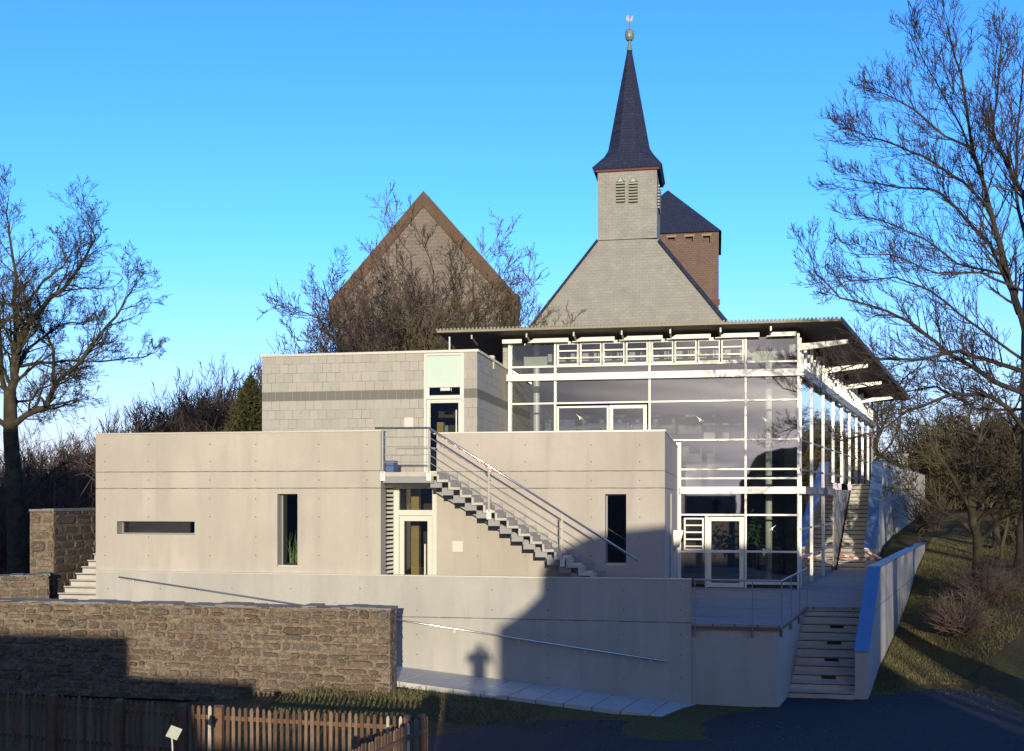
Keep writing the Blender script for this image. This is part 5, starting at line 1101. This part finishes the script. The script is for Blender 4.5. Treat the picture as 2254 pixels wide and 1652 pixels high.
# trees before the gable
PG = dict(PB, lev=4, kids=(6, 5, 4, 3), up=.12, rmin=.011, tilt=(12, 50), main=8)
def gnd(x, y): return max(height(x, y), -1.6) - .1
for i, (px, Y, topy, r, sd, lab, mt) in enumerate((
    (965, 52, 430, .30, 41, "tallest bare tree in front of the brown gable, its top reaching the verge", 'redtwig'),
    (850, 50, 430, .26, 42, "bare tree before the left slope of the gable", 'twig'),
    (770, 47, 600, .20, 43, "small bare tree at the left foot of the gable", 'twig'),
    (1075, 54, 560, .24, 44, "bare tree at the right foot of the gable beside the brown roof", 'olive'),
    (815, 53, 520, .2, 46, "second bare tree from the left before the gable slope", 'redtwig'),
    (1010, 49, 600, .2, 47, "bare tree leaning before the right slope of the gable", 'olive'),
    (905, 48, 600, .18, 45, "low reddish bare tree in front of the gable middle", 'redtwig'))):
    x = AX(px, Y); zb_ = -.5; zt_ = ZZ(topy, x, Y); h_ = (zt_ - zb_)
    tree("bare_tree", (x, Y, zb_), h_*.98, r*.8, dict(PG, bole=.27, spread=.84, kids=(6, 5, 5, 3)), sd, M[mt], lab, "bare trees in front of the gable")
# thicket at the left, behind the concrete block
rnd = random.Random(77)
protos = [tree("bare_tree", (AX(330, 52), 52, -4), 9.5, .13, dict(PB, lev=3, kids=(9, 7, 5), up=.25, rmin=.014, tilt=(8, 32), bole=.2, main=9), 51, M['redtwig'], "x", "slender trees of the thicket behind the left block"),
          tree("bare_tree", (AX(450, 54), 54, -4), 10, .13, dict(PB, lev=3, kids=(9, 7, 5), up=.25, rmin=.014, tilt=(8, 30), bole=.2, main=9), 52, M['twig'], "x", "slender trees of the thicket behind the left block")]
labs = "one of the slender bare trees crowding together behind the left concrete block"
protos[0]['label'] = labs; protos[1]['label'] = labs
for (px, topy, Y) in ((90, 960, 46), (150, 945, 50), (200, 930, 47), (250, 905, 52), (285, 900, 49), (330, 880, 53), (370, 880, 48), (400, 865, 55), (430, 850, 50), (465, 835, 54), (490, 830, 49), (520, 810, 55), (550, 800, 51), (585, 790, 56), (620, 780, 57), (120, 985, 42), (180, 1000, 41), (60, 1000, 40), (20, 985, 45), (345, 915, 44), (230, 960, 44), (560, 830, 60), (420, 890, 46), (300, 930, 44)):
    x = AX(px, Y); zb_ = -4.2; h_ = ZZ(topy, x, Y) - zb_; copytree(protos[rnd.randrange(2)], (x, Y, zb_), rnd.uniform(0, 6.28), h_/10.0*.83)
for p_, (px, Y, h_) in zip(protos, ((505, 52, 9.2), (385, 51, 8.6))): p_.location = (AX(px, Y), Y, -4); p_.scale = (.8,)*3
# undergrowth mass
def brush(name, spots, mat, seed, hmin, hmax, n, r=.012, spread=.5):
    rnd = random.Random(seed); mb = MB()
    for i in range(n):
        (xa, xb, ya, yb) = spots[rnd.randrange(len(spots))]; x = rnd.uniform(xa, xb); y = rnd.uniform(ya, yb); z = gnd2(x, y); h = rnd.uniform(hmin, hmax)
        p = Vector((x, y, z)); d = Vector((rnd.gauss(0, spread), rnd.gauss(0, spread), 1)).normalized(); pts = [p]; q = p
        for k in range(3): d = (d + Vector((rnd.gauss(0,.25), rnd.gauss(0,.25), rnd.gauss(0,.1)))).normalized(); q = q + d*h/3; pts.append(q)
        mb.tube(pts, [r*1.6, r*1.2, r, r*.5], 3, 0, False)
        for m_ in range(4):
            b = pts[1].lerp(pts[3], rnd.random()); e = b + Vector((rnd.gauss(0,1), rnd.gauss(0,1), rnd.gauss(.3,1)))*h*.16; mb.tube([b, b.lerp(e,.5)+Vector((0,0,.03*h)), e], [r*.8, r*.7, r*.4], 3, 0, False)
    return mb.build(name, M[mat])
def gnd2(x, y): return height(x, y) if x > 3 else -3.2
tag(brush("undergrowth", [(-40, -17, 36, 46)], 'redtwig', 3, 2.5, 6.0, 3400, .014), "tangled brown undergrowth below the oak", kind='stuff')
tag(brush("undergrowth", [(-30, -12, 48, 58)], 'redtwig', 5, 3.5, 7.0, 1800, .016, .25), "reddish twig thicket behind the left concrete block", kind='stuff')
# conifer shrub
t = thing("conifer", "dark olive conifer bush tucked against the left end of the blockwork", "tree", (AX(545, 38), 38, -4)); rnd = random.Random(8); mb = MB()
for k in range(9000):
    f = rnd.random()**.75; z = ZZ(1095, AX(545,38), 38) - 1.5 + f*(ZZ(838, AX(545,38), 38) + 1.5); rr_ = (1-f)**.7*2.3*(.75+.35*math.sin(z*3+k % 7)); an_ = rnd.uniform(0, 6.28); q = rnd.uniform(.3, 1)**.5
    c = Vector((AX(552,38) + math.cos(an_)*rr_*q, 38 + math.sin(an_)*rr_*q, z + rnd.gauss(0,.12))); u = Vector((math.cos(an_)+rnd.gauss(0,.5), math.sin(an_)+rnd.gauss(0,.5), rnd.gauss(.4,.5))).normalized()*rnd.uniform(.08,.2); v = u.orthogonal().normalized()*.035
    mb.face([c-u*.3, c+v, c+u, c-v])
mb.build("crown", M['conifer'], t); mb = MB(); mb.tube([(AX(552,38),38,-4),(AX(552,38),38,3.2)], [.16,.03], 7); mb.build("trunk", M['twig'], t)
# right hillside trees
PH = dict(PB, lev=4, kids=(7, 6, 5, 3), rmin=.010, up=.03, wig=.2, tilt=(30, 75), bole=.34)
hill = [(2162, 36, 760, .20, 61, 'oak', "mossy bare tree with a stout trunk halfway up the right bank"),
        (2240, 39, 700, .17, 62, 'twig', "dark bare tree at the right edge of the bank"),
        (2205, 42, 880, .07, 63, 'olive', "thin leaning sapling between two trunks on the bank"),
        (2085, 66, 850, .14, 64, 'olive', "small bare tree leaning over the end of the flank wall"),
        (2145, 61, 820, .15, 65, 'olive', "bare spreading tree before the cream house"),
        (2190, 45, 830, .15, 66, 'twig', "tangled bare tree uphill near the right edge"),
        (2010, 72, 860, .14, 67, 'olive', "small bare tree far behind the upper flank wall"),
        (1935, 95, 650, .26, 68, 'twig', "hazy bare tree rising beyond the end of the brown roof"),
        (1860, 105, 625, .26, 69, 'twig', "distant bare tree crown above the corner of the brown roof")]
for (px, Y, topy, r, sd, mt, lab) in hill:
    x = AX(px, Y); zb_ = height(x, Y) - .1; h_ = ZZ(topy, x, Y) - zb_
    tree("bare_tree", (x, Y, zb_), h_*.95, r, dict(PH, spread=.8, **(dict(bole=.45, tilt=(15, 50)) if Y < 43 else {})), sd, M[mt], lab, "bare trees on the right hillside", lean=(rnd.uniform(-.3,.3), 0))
tag(brush("undergrowth", [(11.6, 22, 61, 70), (13, 24, 66, 78)], 'olive', 13, 2.6, 6.4, 3600, .02, .5), "olive brown scrub on the hillside behind the flank wall", kind='stuff')
tag(brush("undergrowth", [(11.2, 15, 43, 49)], 'olive', 14, .8, 1.8, 160, .018, .5), "low scrub behind the upper flank wall", kind='stuff')
def shrub(px, Y, h, n, sd, mt, label, wdt=.7):
    rnd = random.Random(sd); x0 = AX(px, Y); t = thing("shrub", label, "shrub", (x0, Y, height(x0, Y))); mb = MB(); z0 = height(x0, Y) - .05
    for i in range(n):
        p = Vector((x0 + rnd.gauss(0,.15), Y + rnd.gauss(0,.15), z0)); d = Vector((rnd.gauss(0, wdt), rnd.gauss(0, wdt), 1)).normalized(); q = p; pts = [p]; hh = h*rnd.uniform(.5,1.1)
        for k in range(4): d = (d + Vector((rnd.gauss(0,.22), rnd.gauss(0,.22), .0))).normalized(); q = q + d*hh/4; pts.append(q)
        mb.tube(pts, [.012,.010,.008,.006,.003], 3, 0, False)
        for m_ in range(5):
            b = pts[1+rnd.randrange(3)]; e = b + Vector((rnd.gauss(0,1), rnd.gauss(0,1), rnd.gauss(.6,.7)))*h*.16; mb.tube([b, b.lerp(e,.5)+Vector((0,0,.02)), e], [.006,.005,.003], 3, 0, False)
    mb.build("stems", M[mt], t)
shrub(2115, 33.0, 1.4, 230, 5, 'redtwig', "reddish twiggy shrub on the bank below the trunks"); shrub(2165, 35.5, 1.7, 200, 6, 'redtwig', "brown shrub round the foot of the mossy trunk")
shrub(2040, 52.5, 2.6, 140, 7, 'redtwig', "dark shrub hanging against the outside of the flank wall", .4)
shrub(885, 22.4, .3, 50, 9, 'grass', "small green weeds at the end of the rubble wall"); shrub(690, 22.2, .35, 60, 10, 'grass', "low green weeds at the wall foot behind the sunlit fence")
# grass tufts on the bank
rnd = random.Random(19); mb = MB()
for k in range(60000):
    y = rnd.uniform(26.8, 50); x = xr(y) + .35 + rnd.random()**1.4*min(9, (y-24)*.45)
    if y < foot(x) + .15: continue
    z = height(x, y) - .02; h = rnd.uniform(.03, .10); a_ = rnd.uniform(0, 3.14); u = Vector((math.cos(a_), math.sin(a_), 0))*.012; tp2 = Vector((x + rnd.gauss(0,.035), y + rnd.gauss(0,.035), z + h)); mb.face([Vector((x,y,z))-u, Vector((x,y,z))+u, tp2])
for k in range(7000):
    x = rnd.uniform(-9.5, -3.5); y = rnd.uniform(21.2, 23.35); z = height(x, y) - .01; h = rnd.uniform(.03, .09); a_ = rnd.uniform(0, 3.14); u = Vector((math.cos(a_), math.sin(a_), 0))*.012; tp2 = Vector((x + rnd.gauss(0,.035), y + rnd.gauss(0,.035), z + h)); mb.face([Vector((x,y,z))-u, Vector((x,y,z))+u, tp2])
tag(mb.build("grass", M['grass']), "short dry grass on the bank and beside the ramp", kind='stuff')
mb = MB()
for k in range(5200):
    if rnd.random() < .5: x = rnd.uniform(-6, 9); y = foot(x) - abs(rnd.gauss(0, 1.2)) if x > 3.2 else rnd.uniform(17, 23.3)
    elif rnd.random() < .6: y = rnd.uniform(27, 44); x = xr(y) + .4 + rnd.random()*6
    else: x = rnd.uniform(-6, 8); y = rnd.uniform(14, 25)
    if -.7 < x < 3.3 and y > 24.9: continue
    z = height(x, y) + .045; a_ = rnd.uniform(0, 6.3); u = Vector((math.cos(a_), math.sin(a_), rnd.uniform(-.3,.3)))*rnd.uniform(.015,.035); v = Vector((-math.sin(a_), math.cos(a_), rnd.uniform(-.3,.5)))*rnd.uniform(.01,.02); c = Vector((x, y, z)); mb.face([c-u, c+v, c+u, c-v])
tag(mb.build("leaf_litter", M['litter']), "brown fallen leaves scattered over the yard and bank", kind='stuff')
# ------------------------------------------------------------------ what stands behind the camera and shades the scene
t = thing("gatehouse", "dark gatehouse with a rounded roof behind the viewer", "building", (6, -4, GR))
prof = [(1.55, GR), (11.6, GR), (11.6, 3.2), (10.6, 3.75), (8.05, 3.72), (5.14, 3.36), (4.23, 3.26), (3.28, 3.08), (2.69, 2.78), (2.32, 2.4), (2.17, 1.98), (2.17, 1.66), (1.55, 1.06)]
mb = MB(); mb.xz(prof, -3.6, -3.0); mb.build("front_wall", M['sand'], t)
mb = MB(); mb.box(2.3, 11.4, -9, -3.601, GR, 1.6); mb.build("body", M['gable'], t)
t = thing("parapet_wall", "stone parapet the viewer stands behind", "wall", (0, -.9, GR))
mb = MB(); mb.box(-.72, 1.5, -.75, -.5, GR, -1.02); mb.box(-1.12, -.86, -.75, -.5, GR, -1.02); mb.build("stonework", M['gable'], t)
t = thing("reflection_backdrop", "long low wall added far behind the viewer as a backdrop in glass reflections", "wall", (-10, -15, GR))  # added unseen wall, keeps the glass reflection dark behind the person
mb = MB(); mb.box(-34, 1.5, -15.6, -15, GR, .12); mb.build("stonework", M['gable'], t); mb = MB(); mb.box(-34, 1.5, -15.65, -14.95, .121, .18); mb.build("coping", M['stonecap'], t)
t = thing("neighbour_house", "stone house behind the viewer on the left", "house", (-12, -4, GR))
mb = MB(); mb.xz([(-26, GR), (-4.5, GR), (-4.35, -1.5), (-4.6, -.62), (-7.65, -.55), (-7.65, .36), (-26, .36)], -3.6, -3.0); mb.build("wall", M['gable'], t)
mb = MB(); mb.xz([(-28, GR), (-13.4, GR), (-13.4, 5.2), (-15.5, 7.6), (-28, 7.6)], -3.9, -3.61); mb.build("oak_shade_block", M['gable'], t)  # added unseen upper block that shades the lower oak trunk
mb = MB(); mb.box(-26, -8, -9, -3.901, GR, -.2); mb.build("body", M['gable'], t)
PBk = dict(PB, lev=3, kids=(5, 4, 3), rmin=.02)
for i, (x, y) in enumerate(((13.6, -6), (19.5, -8), (27, -12))):
    tree("bare_tree", (x, y, -4.5), 12, .2, PBk, 90+i, M['twig'], ["first", "second", "third", "fourth"][i] + " bare tree behind the viewer to the right, counted outward", "bare trees behind the viewer")
# photographer: one continuous skinned body
def person(loc, label):
    vs = [(0,0,.95),(0,0,1.15),(0,0,1.38),(0,0,1.50),(0,.02,1.58),(0,.03,1.70),(.20,0,1.42),(.30,.10,1.22),(.12,.33,1.48),(.05,.40,1.56),(-.20,0,1.42),(-.30,.10,1.22),(-.12,.33,1.48),(-.05,.40,1.56),(.10,0,.88),(.12,.02,.48),(.12,-.02,.08),(.13,.14,.03),(-.10,0,.88),(-.12,.02,.48),(-.12,-.02,.08),(-.13,.14,.03)]
    es = [(0,1),(1,2),(2,3),(3,4),(4,5),(2,6),(6,7),(7,8),(8,9),(2,10),(10,11),(11,12),(12,13),(0,14),(14,15),(15,16),(16,17),(0,18),(18,19),(19,20),(20,21)]
    rs = [.17,.16,.18,.07,.075,.105,.085,.06,.045,.04,.085,.06,.045,.04,.11,.08,.055,.045,.11,.08,.055,.045]
    me = bpy.data.meshes.new("person"); me.from_pydata([(a+loc[0],b+loc[1],c+loc[2]) for a,b,c in vs], es, []); o = bpy.data.objects.new("person", me); C.objects.link(o)
    md = o.modifiers.new("s", 'SKIN'); 
    if not me.skin_vertices: 
        pass
    for i, sv in enumerate(me.skin_vertices[0].data): sv.radius = (rs[i], rs[i]*.85); sv.use_root = (i == 0)
    o.modifiers.new("d", 'SUBSURF').levels = 1; me.materials.append(M['cloth']); tag(o, label, "person"); return o
try: person((0, -.45, -1.66), "person holding up a camera, standing where the photo was taken")
except Exception as ex: print("person skipped", ex)
